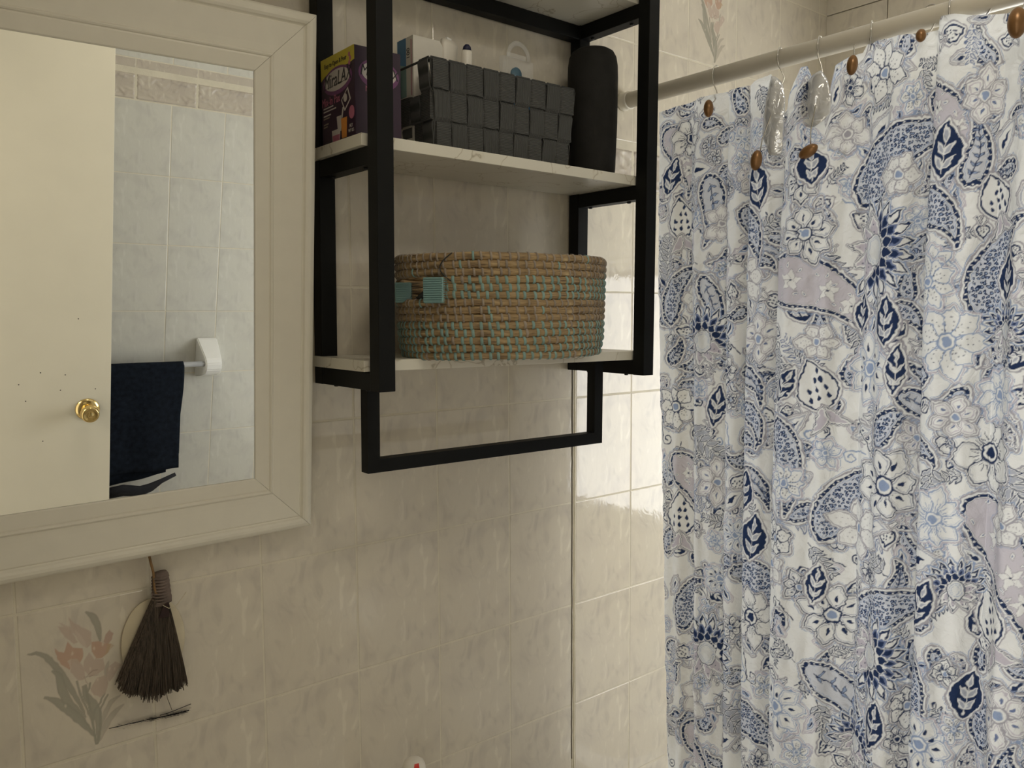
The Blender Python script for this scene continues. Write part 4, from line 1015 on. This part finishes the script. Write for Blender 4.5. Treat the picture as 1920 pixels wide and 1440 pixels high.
tube('hanging_twine', [BP(-0.7795, -0.155, 0.020), BP(-0.7800, -0.185, 0.012), BP(-0.7785, -0.205, 0.004), BP(-0.7765, -0.222, -0.002), BP(-0.777, -0.245, -0.006), BP(-0.774, -0.258, -0.006)], 0.0021, M['twine'], br, 8)
nest = []
tube('loose_strand', [BP(-0.767, -0.276, -0.013), BP(-0.758, -0.283, -0.014), BP(-0.745, -0.283, -0.010), BP(-0.730, -0.276, 0.004), BP(-0.722, -0.270, 0.010)], 0.0006, M['oldpaper'], br, 5)
tube('loose_strand', [BP(-0.764, -0.425), BP(-0.760, -0.445, 0.008), BP(-0.752, -0.470, 0.013)], 0.0005, M['broom'], br, 5)
tie = [Vector((-0.7690+0.0115*math.cos(t), -0.026+0.0090*math.sin(t), -0.2755+0.0012*math.sin(t)))-loc for t in np.linspace(0, 2*PI, 18, endpoint=False)]
tube('neck_tie', tie, 0.0024, M['broomcord'], br, 6, closed=True)
prism("hollow", [(-0.7655+0.768, -0.2765+0.245), (-0.7575+0.768, -0.2735+0.245), (-0.7570+0.768, -0.2985+0.245), (-0.7740+0.768, -0.2965+0.245)], -0.0125, -0.011, plain("dark_red", (0.02, 0.004, 0.003), 0.7), br)
# pale oval disc pressed flat behind the broom
dz = lathe('paper_disc', [(0, 0), (0.0505, 0), (0.0512, 0.0012), (0.0500, 0.0022), (0, 0.0022)], M['oldpaper'], None, 48, Matrix.Rotation(PI/2, 4, 'X') @ Matrix.Scale(1.45, 4, (0, 1, 0)))
dz.location = (-0.775, -0.0055, -0.345)
tag(dz, 'thin cream oval disc on the tiles behind the dark bristle broom', 'disc')
# dark crumbly twig caught on the tile under the broom
tw_ = [(-0.8500, -0.4735), (-0.838, -0.4745), (-0.825, -0.4752), (-0.808, -0.4765), (-0.790, -0.4780), (-0.775, -0.4795), (-0.760, -0.4810), (-0.745, -0.4822), (-0.732, -0.4832), (-0.7215, -0.4830)]
dt = thing('dried_twig', 'dark crumbling twig stuck on the tile below the bristle broom', 'twig', (-0.785, -0.006, -0.478))
dl_ = Vector(dt.location)
tube('stem', [Vector((x, -0.006, z))-dl_ for x, z in tw_], 0.001, M['strap'], dt, 6, radii=[0.0004, 0.0007, 0.0005, 0.0009, 0.0006, 0.0009, 0.0007, 0.0012, 0.0006, 0.0009])
tube('stem', [Vector((x, -0.0065, z))-dl_ for x, z in ((-0.770, -0.4765), (-0.755, -0.4765), (-0.735, -0.4745), (-0.7180, -0.4725))], 0.0006, M['strap'], dt, 5)
V = []; F = []; rs = random.Random(5)
for k in range(420):
    x = rs.choice([rs.gauss(-0.752, 0.008), rs.gauss(-0.733, 0.006), rs.gauss(-0.782, 0.005), rs.uniform(-.84, -.72)]); z = np.interp(x, [p[0] for p in tw_], [p[1] for p in tw_])+rs.gauss(0, 0.0018)
    a = rs.uniform(-.6, .6); l = rs.uniform(.001, .004); q = len(V); p = Vector((x, -0.0062-rs.uniform(0, .002), z))-dl_
    d = Vector((math.cos(a), 0, math.sin(a)))*l; w = Vector((0, -0.0007, 0.0005))
    V += [p-d, p+w, p+d, p-w]; F += [(0+q, 1+q, 2+q), (0+q, 2+q, 3+q), (q+1, q+3, q+2)]
o = mobj('crumbs', V, F, M['strap'], dt); o['kind'] = 'stuff'

# ---------------------------------------------------------------- toilet with a small bottle on its tank (below the frame)
to = thing('toilet', 'white ceramic toilet with a low tank against the tiled back wall', 'toilet', (-0.32, -0.11, FLOOR))
tz = -0.90-FLOOR
box('tank', (-0.22, -0.085, 0.36), (0.22, 0.098, tz-0.035), M['ceramic'], to, 0.012, 3)
box('tank_lid', (-0.23, -0.095, tz-0.034), (0.23, 0.099, tz), M['ceramic'], to, 0.008, 3)
tube('flush_lever', [(-0.17, -0.087, tz-0.08), (-0.17, -0.105, tz-0.08), (-0.10, -0.108, tz-0.085)], 0.006, M['chrome'], to, 10)
lathe('bowl', [(0, 0.0), (0.11, 0.0), (0.105, 0.05), (0.10, 0.18), (0.15, 0.30), (0.19, 0.37), (0.19, 0.39), (0.15, 0.39), (0.12, 0.30), (0, 0.24)], M['ceramic'], to, 36, Matrix.Translation((0, -0.32, 0)) @ Matrix.Scale(1.2, 4, (0, 1, 0)))
lathe('seat', [(0, 0.392), (0.195, 0.392), (0.20, 0.40), (0.195, 0.415), (0, 0.42)], M['ceramic'], to, 36, Matrix.Translation((0, -0.32, 0)) @ Matrix.Scale(1.2, 4, (0, 1, 0)))
fr = thing('air_freshener', 'white domed air freshener with a red mark at the bottom edge of view', 'air freshener', (-0.337, -0.12, -0.90+0.0004))
lathe('body', [(0, 0), (0.026, 0), (0.029, 0.004), (0.029, 0.160), (0.025, 0.187), (0, 0.1952)], M['tubewhite'], fr, 32)
lathe('cap', [(0, 0.0702), (0.0225, 0.0702), (0.0225, 0.098), (0.0215, 0.104), (0.0185, 0.110), (0.0125, 0.1148), (0.006, 0.1165), (0, 0.117)], M['tubewhite'], fr, 32, Matrix.Translation((0, 0, 0.125)))
a0 = math.atan2(CAM.y+0.12, CAM.x+0.337)+0.12; V = []; F = []
prof = [(0.0228, 0.086), (0.0228, 0.098), (0.0219, 0.1042), (0.0188, 0.1105), (0.0160, 0.1130)]
for j, (r_, z_) in enumerate(prof):
    for i in range(6):
        a = a0+(-0.26+0.52*i/5)*(1 if j < 3 else 1.0)+0.05*j; V.append((r_*math.cos(a), r_*math.sin(a), z_+0.125))
for j in range(len(prof)-1):
    for i in range(5): q = j*6+i; F.append((q, q+1, q+7, q+6))
o = mobj('red_label', V, F, M['red'], fr); sd_ = o.modifiers.new('s', 'SOLIDIFY'); sd_.thickness = 0.0006; sd_.offset = 1

# ---------------------------------------------------------------- bathtub
bt_ = thing('bathtub', 'white bathtub behind the patterned shower curtain', 'bathtub', (0.84, -0.995, FLOOR))
bm = bmesh.new(); xs_, ys_ = 0.435, 0.985; vs = []
def rr(hx, hy, z, r, n=6):
    out = []
    for cx_, cy_, a in ((hx-r, hy-r, 0), (-hx+r, hy-r, PI/2), (-hx+r, -hy+r, PI), (hx-r, -hy+r, 1.5*PI)):
        for k in range(n+1): out.append(bm.verts.new((cx_+r*math.cos(a+PI/2*k/n), cy_+r*math.sin(a+PI/2*k/n), z)))
    return out
rings = [rr(xs_, ys_, 0, 0.01), rr(xs_, ys_, 0.27, 0.01), rr(xs_-0.006, ys_-0.006, 0.28, 0.01), rr(xs_-0.07, ys_-0.09, 0.28, 0.12), rr(xs_-0.085, ys_-0.11, 0.26, 0.12), rr(xs_-0.14, ys_-0.22, 0.10, 0.12), rr(xs_-0.2, ys_-0.3, 0.075, 0.1)]
for A_, B_ in zip(rings, rings[1:]):
    for k in range(len(A_)): bm.faces.new((A_[k], A_[(k+1) % len(A_)], B_[(k+1) % len(A_)], B_[k]))
bm.faces.new(rings[-1]); bm.faces.new(rings[0][::-1]); bmesh.ops.recalc_face_normals(bm, faces=bm.faces[:])
bm_finish(bm, 'tub_shell', M['ceramic'], bt_, smooth=False)

# ---------------------------------------------------------------- curtain rod
RX, RZ, RR_ = 0.3618, 0.716, 0.0185
rd = thing('curtain_rod', 'ivory painted shower curtain rod running out from the tiled wall', 'rod', (RX, 0, RZ))
tube('rod', [(0, -0.010, 0), (0, -0.7, 0), (0, YC+0.012, 0)], RR_, M['rod'], rd, 28)
Mx = Matrix.Rotation(PI/2, 4, 'X')
lathe('wall_flange', [(0, 0.004), (0.0225, 0.004), (0.0225, 0.010), (0.0205, 0.014), (0.0205, 0.022), (0.0215, 0.024), (0.0215, 0.027), (0.0190, 0.028), (0, 0.028)], M['frame'], rd, 32, Mx)
lathe('wall_flange', [(0, 0), (0.026, 0), (0.026, 0.010), (0.0195, 0.020), (0, 0.020)], M['frame'], rd, 32, Matrix.Translation((0, YC+0.005, 0)) @ Matrix.Rotation(-PI/2, 4, 'X'))

# ---------------------------------------------------------------- shower curtain
TOP = [(-0.126,0.666),(-0.204,0.672),(-0.277,0.675),(-0.36,0.675),(-0.411,0.684),(-0.43,0.685),(-0.441,0.653),(-0.457,0.602),(-0.468,0.621),(-0.485,0.654),(-0.502,0.68),(-0.516,0.68),(-0.532,0.639),(-0.558,0.6),(-0.565,0.647),(-0.57,0.67),(-0.597,0.682),(-0.618,0.684),(-0.627,0.701),(-0.697,0.693),(-0.73,0.686),(-0.753,0.69),(-0.759,0.708),(-0.788,0.704),(-0.827,0.692),(-0.855,0.689),(-0.885,0.687)]
PAIS = [(-0.144,0.634,-40,0.156,0.06,-0.8,'li'),(-0.36,0.415,-20,0.121,0.049,-0.9,'le'),(-0.465,0.26,10,0.253,0.083,-1.1,'li'),(-0.625,0.402,55,0.23,0.08,-0.9,'le'),(-0.755,0.395,-10,0.108,0.054,-0.9,'le'),(-0.167,0.173,95,0.137,0.042,-1.0,'le'),(-0.265,0.281,-60,0.138,0.034,-0.5,'gr'),(-0.689,-0.048,80,0.095,0.036,-1.2,'le'),(-0.856,0.187,95,0.162,0.063,-0.9,'le'),(-0.582,-0.248,75,0.187,0.061,-0.9,'le'),(-0.384,-0.352,-5,0.132,0.06,-0.9,'le'),(-0.189,-0.539,90,0.156,0.047,-1.1,'le'),(-0.638,-0.417,50,0.2,0.063,-0.9,'le'),(-0.838,-0.123,-35,0.247,0.081,-0.7,'li'),(-0.873,-0.558,80,0.142,0.057,-1.0,'le'),(-0.747,-0.405,-45,0.15,0.055,-0.6,'le'),(-0.549,-0.512,-20,0.173,0.052,-0.8,'gr'),(-0.189,-0.771,-30,0.169,0.065,-0.7,'li'),(-0.163,-0.13,-35,0.169,0.058,-0.9,'li'),(-0.275,0.502,-70,0.127,0.046,-0.6,'gr'),(-0.368,0.071,10,0.104,0.035,-1.3,'gr'),(-0.749,0.578,-25,0.18,0.054,-0.6,'li'),(-0.386,-0.137,-10,0.092,0.034,-1.0,'gr'),(-0.487,-0.011,-60,0.165,0.049,-0.6,'le'),(-0.37,-0.669,0,0.138,0.056,-0.9,'le'),(-0.821,0.413,60,0.099,0.036,0.8,'gr'),(-0.725,0.051,-10,0.095,0.032,-1.2,'gr'),(-0.383,0.003,-15,0.092,0.032,-1.3,'le')]
FLOW = [(-0.268,0.138,0.074,'dahlia',80),(-0.667,0.315,0.085,'dahlia',-10),(-0.281,-0.569,0.081,'dahlia',60),(-0.682,-0.446,0.074,'dahlia',-20),(-0.195,0.38,0.05,'bud',95),(-0.178,-0.014,0.052,'navy',100),(-0.536,0.354,0.052,'navy',150),(-0.39,0.276,0.046,'soft',60),(-0.426,0.147,0.053,'soft',30),(-0.58,0.019,0.058,'bud',110),(-0.805,0.15,0.057,'blue',200),(-0.869,0.363,0.043,'bud',110),(-0.865,-0.04,0.068,'navy',60),(-0.664,0.096,0.062,'blue',20),(-0.881,0.062,0.049,'blue',0),(-0.707,-0.116,0.071,'navy',150),(-0.642,-0.214,0.055,'soft',-20),(-0.795,-0.16,0.048,'blue',160),(-0.895,-0.354,0.056,'bud',115),(-0.831,-0.282,0.049,'dahlia',120),(-0.42,-0.447,0.066,'navy',150),(-0.598,-0.397,0.061,'navy',120),(-0.228,-0.697,0.058,'soft',40),(-0.185,-0.306,0.057,'bud',90),(-0.774,0.252,0.043,'blue',60),(-0.521,0.459,0.042,'navy',90),(-0.597,0.539,0.045,'soft',100),(-0.666,0.632,0.049,'navy',-60),(-0.841,0.559,0.045,'soft',80),(-0.215,0.604,0.054,'navy',80),(-0.565,0.144,0.036,'soft',0),(-0.303,-0.173,0.046,'soft',90),(-0.502,-0.608,0.058,'blue',80),(-0.645,-0.643,0.057,'dahlia',70),(-0.787,-0.574,0.06,'blue',30),(-0.514,-0.14,0.037,'blue',0),(-0.916,-0.474,0.054,'soft',90),(-0.362,-0.283,0.036,'blue',0),(-0.482,-0.315,0.041,'soft',80),(-0.711,0.445,0.043,'soft',60),(-0.221,0.234,0.036,'soft',0),(-0.306,0.395,0.039,'soft',30),(-0.819,0.02,0.038,'soft',-40),(-0.493,-0.256,0.044,'navy',60),(-0.372,0.489,0.033,'soft',0),(-0.889,0.169,0.045,'dahlia',90),(-0.903,-0.153,0.036,'soft',0),(-0.747,-0.026,0.029,'soft',0),(-0.746,-0.528,0.04,'navy',90),(-0.307,-0.393,0.038,'blue',0)]
OVAL = [(-0.408,0.463,100,0.077,0.046),(-0.788,0.476,85,0.076,0.047),(-0.538,0.486,95,0.06,0.046),(-0.703,0.186,88,0.071,0.04),(-0.639,0.201,80,0.06,0.032),(-0.394,-0.176,80,0.071,0.041),(-0.422,-0.273,78,0.083,0.051),(-0.777,-0.316,70,0.075,0.036),(-0.697,-0.574,80,0.079,0.038),(-0.852,-0.469,80,0.071,0.047),(-0.724,0.099,85,0.07,0.026),(-0.509,0.057,60,0.063,0.027),(-0.17,0.516,70,0.075,0.038),(-0.573,-0.337,80,0.063,0.031),(-0.89,0.257,80,0.063,0.036),(-0.299,-0.004,80,0.072,0.031)]
LEAF = [(-0.65,0.492,60,0.086,0.048),(-0.774,0.51,150,0.076,0.043),(-0.756,-0.256,20,0.08,0.05),(-0.653,-0.207,10,0.08,0.042),(-0.231,0.508,10,0.069,0.046),(-0.732,0.414,120,0.057,0.028),(-0.598,-0.595,-30,0.066,0.029),(-0.512,-0.052,50,0.073,0.032),(-0.333,-0.228,40,0.072,0.036),(-0.401,0.376,200,0.069,0.03),(-0.734,-0.481,10,0.08,0.036),(-0.861,0.452,60,0.077,0.034),(-0.446,0.586,80,0.074,0.037),(-0.574,0.593,80,0.08,0.03),(-0.864,-0.235,140,0.057,0.025),(-0.315,-0.779,30,0.088,0.043),(-0.31,0.186,140,0.069,0.03),(-0.626,-0.04,20,0.063,0.027)]
FROND = [(-0.297,-0.659,-30,0.138),(-0.226,-0.048,-35,0.125),(-0.549,0.312,-40,0.116),(-0.722,-0.423,-50,0.11),(-0.89,-0.046,-50,0.108),(-0.158,0.26,90,0.1),(-0.379,0.186,-60,0.104),(-0.753,0.347,-70,0.085),(-0.617,0.227,-80,0.09),(-0.589,-0.677,60,0.099),(-0.795,-0.059,-100,0.086),(-0.482,0.142,-80,0.084)]
CURL = [(-0.235,0.27,0,0.019),(-0.679,-0.044,180,0.022),(-0.247,-0.42,0,0.018),(-0.378,-0.387,200,0.014),(-0.908,-0.477,0,0.023),(-0.597,0.529,30,0.016),(-0.424,-0.577,150,0.019),(-0.773,0.035,0,0.019),(-0.497,-0.391,0,0.015)]

Y0, Y1 = -0.128, -1.20
VAL = [-0.10, -0.215, -0.318, -0.372, -0.468, -0.632, -0.755, -0.862, -0.96, -1.06, -1.13, -1.22]
SKW = [0.9, 0.9, 1.0, 0.9, 0.45, 1.5, 0.6, 1.3, 0.8, 0.9, 0.9, 0.9]
DEP = [0.022, 0.032, 0.030, 0.036, 0.052, 0.046, 0.046, 0.040, 0.034, 0.030, 0.030, 0.030]
def fold(y):
    for k in range(len(VAL)-1):
        if VAL[k] >= y >= VAL[k+1]:
            t = (VAL[k]-y)/(VAL[k]-VAL[k+1]); t = t**SKW[k]
            return DEP[k]*max(0.0, math.sin(PI*t))**0.8+0.0030*math.sin(y*95)+0.0018*math.sin(y*173+1)
    return 0.0
ny = 2400; ysf = np.linspace(Y0, Y1, ny); xf = np.array([fold(y) for y in ysf])
sf = np.concatenate([[0], np.cumsum(np.hypot(np.diff(ysf), np.diff(xf)))]); S1 = sf[-1]
def s_of(y): return float(np.interp(-y, -ysf, sf))
PITCH_ = 0.0015
CV = Canvas(0.0, S1, -0.93, 0.70, PITCH_, (*CREAM, 1), seed=21, warp=0.0013)
rg = np.random.default_rng(12)
# background filler: pale leaves, curls and small sprays over the whole cloth
SPOT = [(rg.uniform(0, S1), rg.uniform(-0.93, 0.70)) for _ in range(2600)]; used = []
def far(c, d): return all((c[0]-u[0])**2+(c[1]-u[1])**2 > (0.5*(d+u[2]))**2 for u in used)
MAJOR = [(s_of(m[0]), m[1], 0.07) for m in PAIS+FLOW]+[(s_of(m[0]), m[1], 0.05) for m in OVAL+LEAF]
fillers = []
for c in SPOT:
    sz = rg.uniform(0.026, 0.050)
    if far(c, sz*0.80): used.append((c[0], c[1], sz*0.80)); fillers.append((c, sz))
for k, (c, sz) in enumerate(fillers):
    a = rg.uniform(0, 2*PI); q = int(rg.choice([0, 1, 2, 2, 3, 4, 5, 6, 6, 7, 8, 9, 9]))
    if q == 0: m_leaf(CV, c, a, sz*1.3, sz*.55, GREY, TAUPE, NAVY)
    elif q == 1: m_flower(CV, c, sz*.75, 6, 'blue', rg, a)
    elif q == 2: m_frond(CV, c, a, sz*1.8, rg, NAVY if k % 3 else BLUE, 6)
    elif q == 3: m_leaf(CV, c, a, sz*1.2, sz*.5, LBLUE, LILAC, NAVY, 0.12)
    elif q == 4: m_paisley(CV, c, a, sz*1.9, sz*.8, 1.0 if k % 2 else -1.0, 'lilac' if k % 3 else 'grey', rg)
    elif q == 5: m_curl(CV, c, a, sz*.33, NAVY if k % 2 else LBLUE, 0.0014)
    elif q == 6: m_bud(CV, c, a, sz*.55, rg)
    elif q == 7: m_flower(CV, c, sz*.8, 7, 'navy', rg, a)
    elif q == 8: m_oval(CV, c, a, sz*1.2, sz*.75)
    else: m_paisley(CV, c, a, sz*2.0, sz*.85, -1.0, 'leopard', rg)
D = math.radians
for y, z, a, l in FROND: m_frond(CV, (s_of(y), z), D(a), l*1.1, rg)
for y, z, a, l, w in LEAF: m_leaf(CV, (s_of(y), z), D(a), l, w, GREY, TAUPE, NAVY, 0.08)
for y, z, a, r in CURL: m_curl(CV, (s_of(y), z), D(a), r)
for y, z, a, L_, w, c, k in PAIS: m_paisley(CV, (s_of(y), z), D(a), L_*1.30, w*1.3, c, {'li': 'lilac', 'gr': 'grey', 'le': 'leopard'}[k], rg)
for y, z, r, k, a in FLOW:
    c = (s_of(y), z)
    if k == 'dahlia': m_dahlia(CV, c, r*1.15, rg, D(a))
    elif k == 'bud': m_bud(CV, c, D(a), r*1.1, rg)
    else: m_flower(CV, c, r*1.15, {'navy': 8, 'soft': 6, 'blue': 9}[k], k, rg, D(a))
for y, z, a, l, w in OVAL: m_oval(CV, (s_of(y), z), D(a), l*1.25, w*1.25)
# cloth geometry
zc_ = CV.z; zlow = np.arange(-1.20, -0.935, 0.02); ZR = np.concatenate([zlow, zc_]); keep = np.searchsorted(zc_, 0.69, 'right'); ZR = ZR[:len(zlow)+keep]
colz = np.concatenate([np.zeros(len(zlow), int), np.arange(keep)])
ysv = np.interp(CV.s, sf, ysf); xfv = np.interp(CV.s, sf, xf)
tops = np.interp(-ysv, [-t[0] for t in TOP]+[0.95, 1.0, 1.06, 1.13, 1.21], [t[1] for t in TOP]+[0.69, 0.675, 0.692, 0.672, 0.69])
Zg = np.repeat(ZR[:, None], len(ysv), 1); zk = 0.50
m_ = Zg > zk; Zg = np.where(m_, zk+(Zg-zk)*((tops[None, :]-zk)/(ZR[-1]-zk)), Zg)
amp = np.clip(0.45+(0.66-Zg)/0.5, 0.45, 1.15)
drift = 0.0; ysh = -0.058*np.clip((0.66-Zg)/1.56, 0, 1.2)*np.clip(1-(-ysv[None, :]-0.128)/0.35, 0, 1)
rn = np.random.default_rng(4); crk = smooth_noise(len(ZR), len(ysv), 16, rn)*0.0014+smooth_noise(len(ZR), len(ysv), 6, rn)*0.00035
wig = 0.004*np.sin(Zg*3.1+ysv[None, :]*9)
Xg = RX-0.002-xfv[None, :]*amp+drift+crk; Yg = ysv[None, :]+ysh+wig*np.clip((0.5-Zg)*2, 0, 1)*np.clip((-ysv[None, :]-Y0*-1)*8, 0, 1)
me = bpy.data.meshes.new('shower_curtain'); co = np.stack([Xg, Yg, Zg], -1).reshape(-1, 3)
grid_mesh(me, co, len(ZR), len(ysv)); put_attr(me, CV.c[colz].reshape(-1, 4)); me.polygons.foreach_set('use_smooth', np.ones(len(me.polygons), bool))
cu_o = link('shower_curtain', me, M['curtain'])
tag(cu_o, 'shower curtain printed with navy, blue and taupe paisley flowers on cream', 'curtain')

# clear liner: two flaps folded over the curtain top and the sheet behind it
li = thing('shower_liner', 'clear vinyl shower liner with two shiny flaps folded over the curtain top', 'liner', (RX, -0.5, 0.66))
lo = Vector(li.location)
def flap(poly, name):
    # poly in (y, z); a creased sheet built as a fan grid
    P = np.array(poly); cyy, czz = P.mean(0); V = []; F = []; n = 40; rings_ = 9; m0 = len(P)
    per = [P[int(i/n*m0) % m0]+(P[(int(i/n*m0)+1) % m0]-P[int(i/n*m0) % m0])*((i/n*m0) % 1) for i in range(n)]
    for r in range(rings_+1):
        f = 1-r/rings_*0.98
        for i in range(n):
            y = cyy+(per[i][0]-cyy)*f; z = czz+(per[i][1]-czz)*f
            x = 0.338-0.010*math.sin(max(0, min(1, (y-P[:, 0].min())/(np.ptp(P[:, 0]))))*PI)+0.0012*math.sin(y*190+z*50)+0.0010*math.sin(z*90+y*60)
            V.append(Vector((x, y, z))-lo)
    for r in range(rings_):
        for i in range(n): F.append((r*n+i, r*n+(i+1) % n, (r+1)*n+(i+1) % n, (r+1)*n+i))
    F.append(tuple(rings_*n+i for i in range(n)))
    o = mobj(name, V, F, M['flap'], li, True); o['label'] = 'crumpled shiny clear flap'; s_ = o.modifiers.new('s', 'SOLIDIFY'); s_.thickness = 0.0008
flap([(-0.442, 0.675), (-0.452, 0.672), (-0.463, 0.659), (-0.469, 0.628), (-0.467, 0.570), (-0.465, 0.518), (-0.453, 0.517), (-0.441, 0.520), (-0.428, 0.545), (-0.417, 0.568), (-0.421, 0.600), (-0.426, 0.630)], 'flap')
flap([(-0.514, 0.644), (-0.532, 0.658), (-0.551, 0.663), (-0.562, 0.642), (-0.569, 0.614), (-0.568, 0.578), (-0.553, 0.564), (-0.539, 0.558), (-0.521, 0.561), (-0.512, 0.582), (-0.511, 0.604)], 'flap')
V = []; F = []; nn = 60
for j in range(2):
    for i in range(nn+1):
        y = -0.20-0.95*i/nn; V.append(Vector((RX+0.045+0.008*math.sin(i*0.9), y, 0.60 if j else -0.80))-lo)
for i in range(nn): F.append((i, i+1, nn+2+i, nn+1+i))
mobj('liner_sheet', V, F, M['liner'], li, True)

# hooks: a wire ring over the rod, its tail and an oval bronze bead
def hook(y, yaw, label, bead=None, tail=(0.0, 0.668), tilt=(0, 0), bs=(0.0105, 0.0185), dy=0.0):
    t = thing('curtain_hook', label, 'curtain hook', (RX, y, RZ), (0, 0, 0), 'hooks along the curtain rod')
    r = RR_+0.0035; pts = []
    for a in np.linspace(math.radians(20), math.radians(205), 18): pts.append(Vector((r*math.cos(a)*math.cos(yaw), r*math.cos(a)*math.sin(yaw), r*math.sin(a))))
    e = pts[-1]
    end = Vector((tail[0]-0.004, dy, tail[1]-RZ))
    pts += [e.lerp(end, 0.25)+Vector((-0.003, 0, -0.002)), e.lerp(end, 0.6), end]
    if bead:
        bv = Vector((-0.034, bead[0]-y, bead[1]-RZ)); pts += [end.lerp(bv, 0.3)+Vector((-0.006, 0, -0.004)), end.lerp(bv, 0.75)+Vector((-0.010, 0, 0.0)), bv]
    tube('wire', pts, 0.0013, M['chrome'], t, 8)
    if bead:
        prof = [(bs[0]*math.sin(PI*k/14), -bs[1]*math.cos(PI*k/14)) for k in range(15)]
        lathe('bead', prof, M['bronze'], t, 24, Matrix.Translation(bv+Vector((-0.008, 0, 0))) @ Euler((tilt[0], tilt[1], 0)).to_matrix().to_4x4())
hook(-0.283, 0.2, 'bronze-beaded hook nearest the tiled wall on the curtain rod', (-0.2937, 0.639), tail=(0, 0.672), dy=-0.006)
hook(-0.440, 0.3, 'hook whose bronze bead hangs upright under the first clear flap', (-0.4160, 0.512), tail=(-0.014, 0.670), dy=-0.022, bs=(0.0118, 0.0205), tilt=(0.15, 0))
hook(-0.528, 0.3, 'hook with the tilted bronze bead hanging below the second clear flap', (-0.5330, 0.512), tail=(-0.016, 0.662), dy=-0.018, bs=(0.0115, 0.0205), tilt=(1.15, 0))
hook(-0.588, 1.1, 'thin wire hook beside the half hidden bronze bead right of the second flap', (-0.6180, 0.655), tail=(0, 0.677), dy=-0.010, bs=(0.010, 0.0180), tilt=(0.1, 0))
hook(-0.632, 0.4, 'curved wire hook without a visible bead at the raised curtain edge', None, tail=(0, 0.690))
hook(-0.735, 1.2, 'straight wire hook with a small bronze bead top between curtain folds', (-0.7420, 0.676), tail=(-0.004, 0.686), dy=-0.004, bs=(0.0085, 0.0110))
hook(-0.772, 0.3, 'curved wire hook at the top of the picture, fourth from the right edge', None, tail=(0, 0.700))
hook(-0.826, 1.2, 'straight wire hook cut by the top edge of the picture, left of the last bead', None, tail=(0, 0.688))
hook(-0.876, 1.2, 'hook with the big dark bronze bead in the top right corner', (-0.8930, 0.657), tail=(-0.004, 0.684), dy=-0.010, bs=(0.0140, 0.0240))
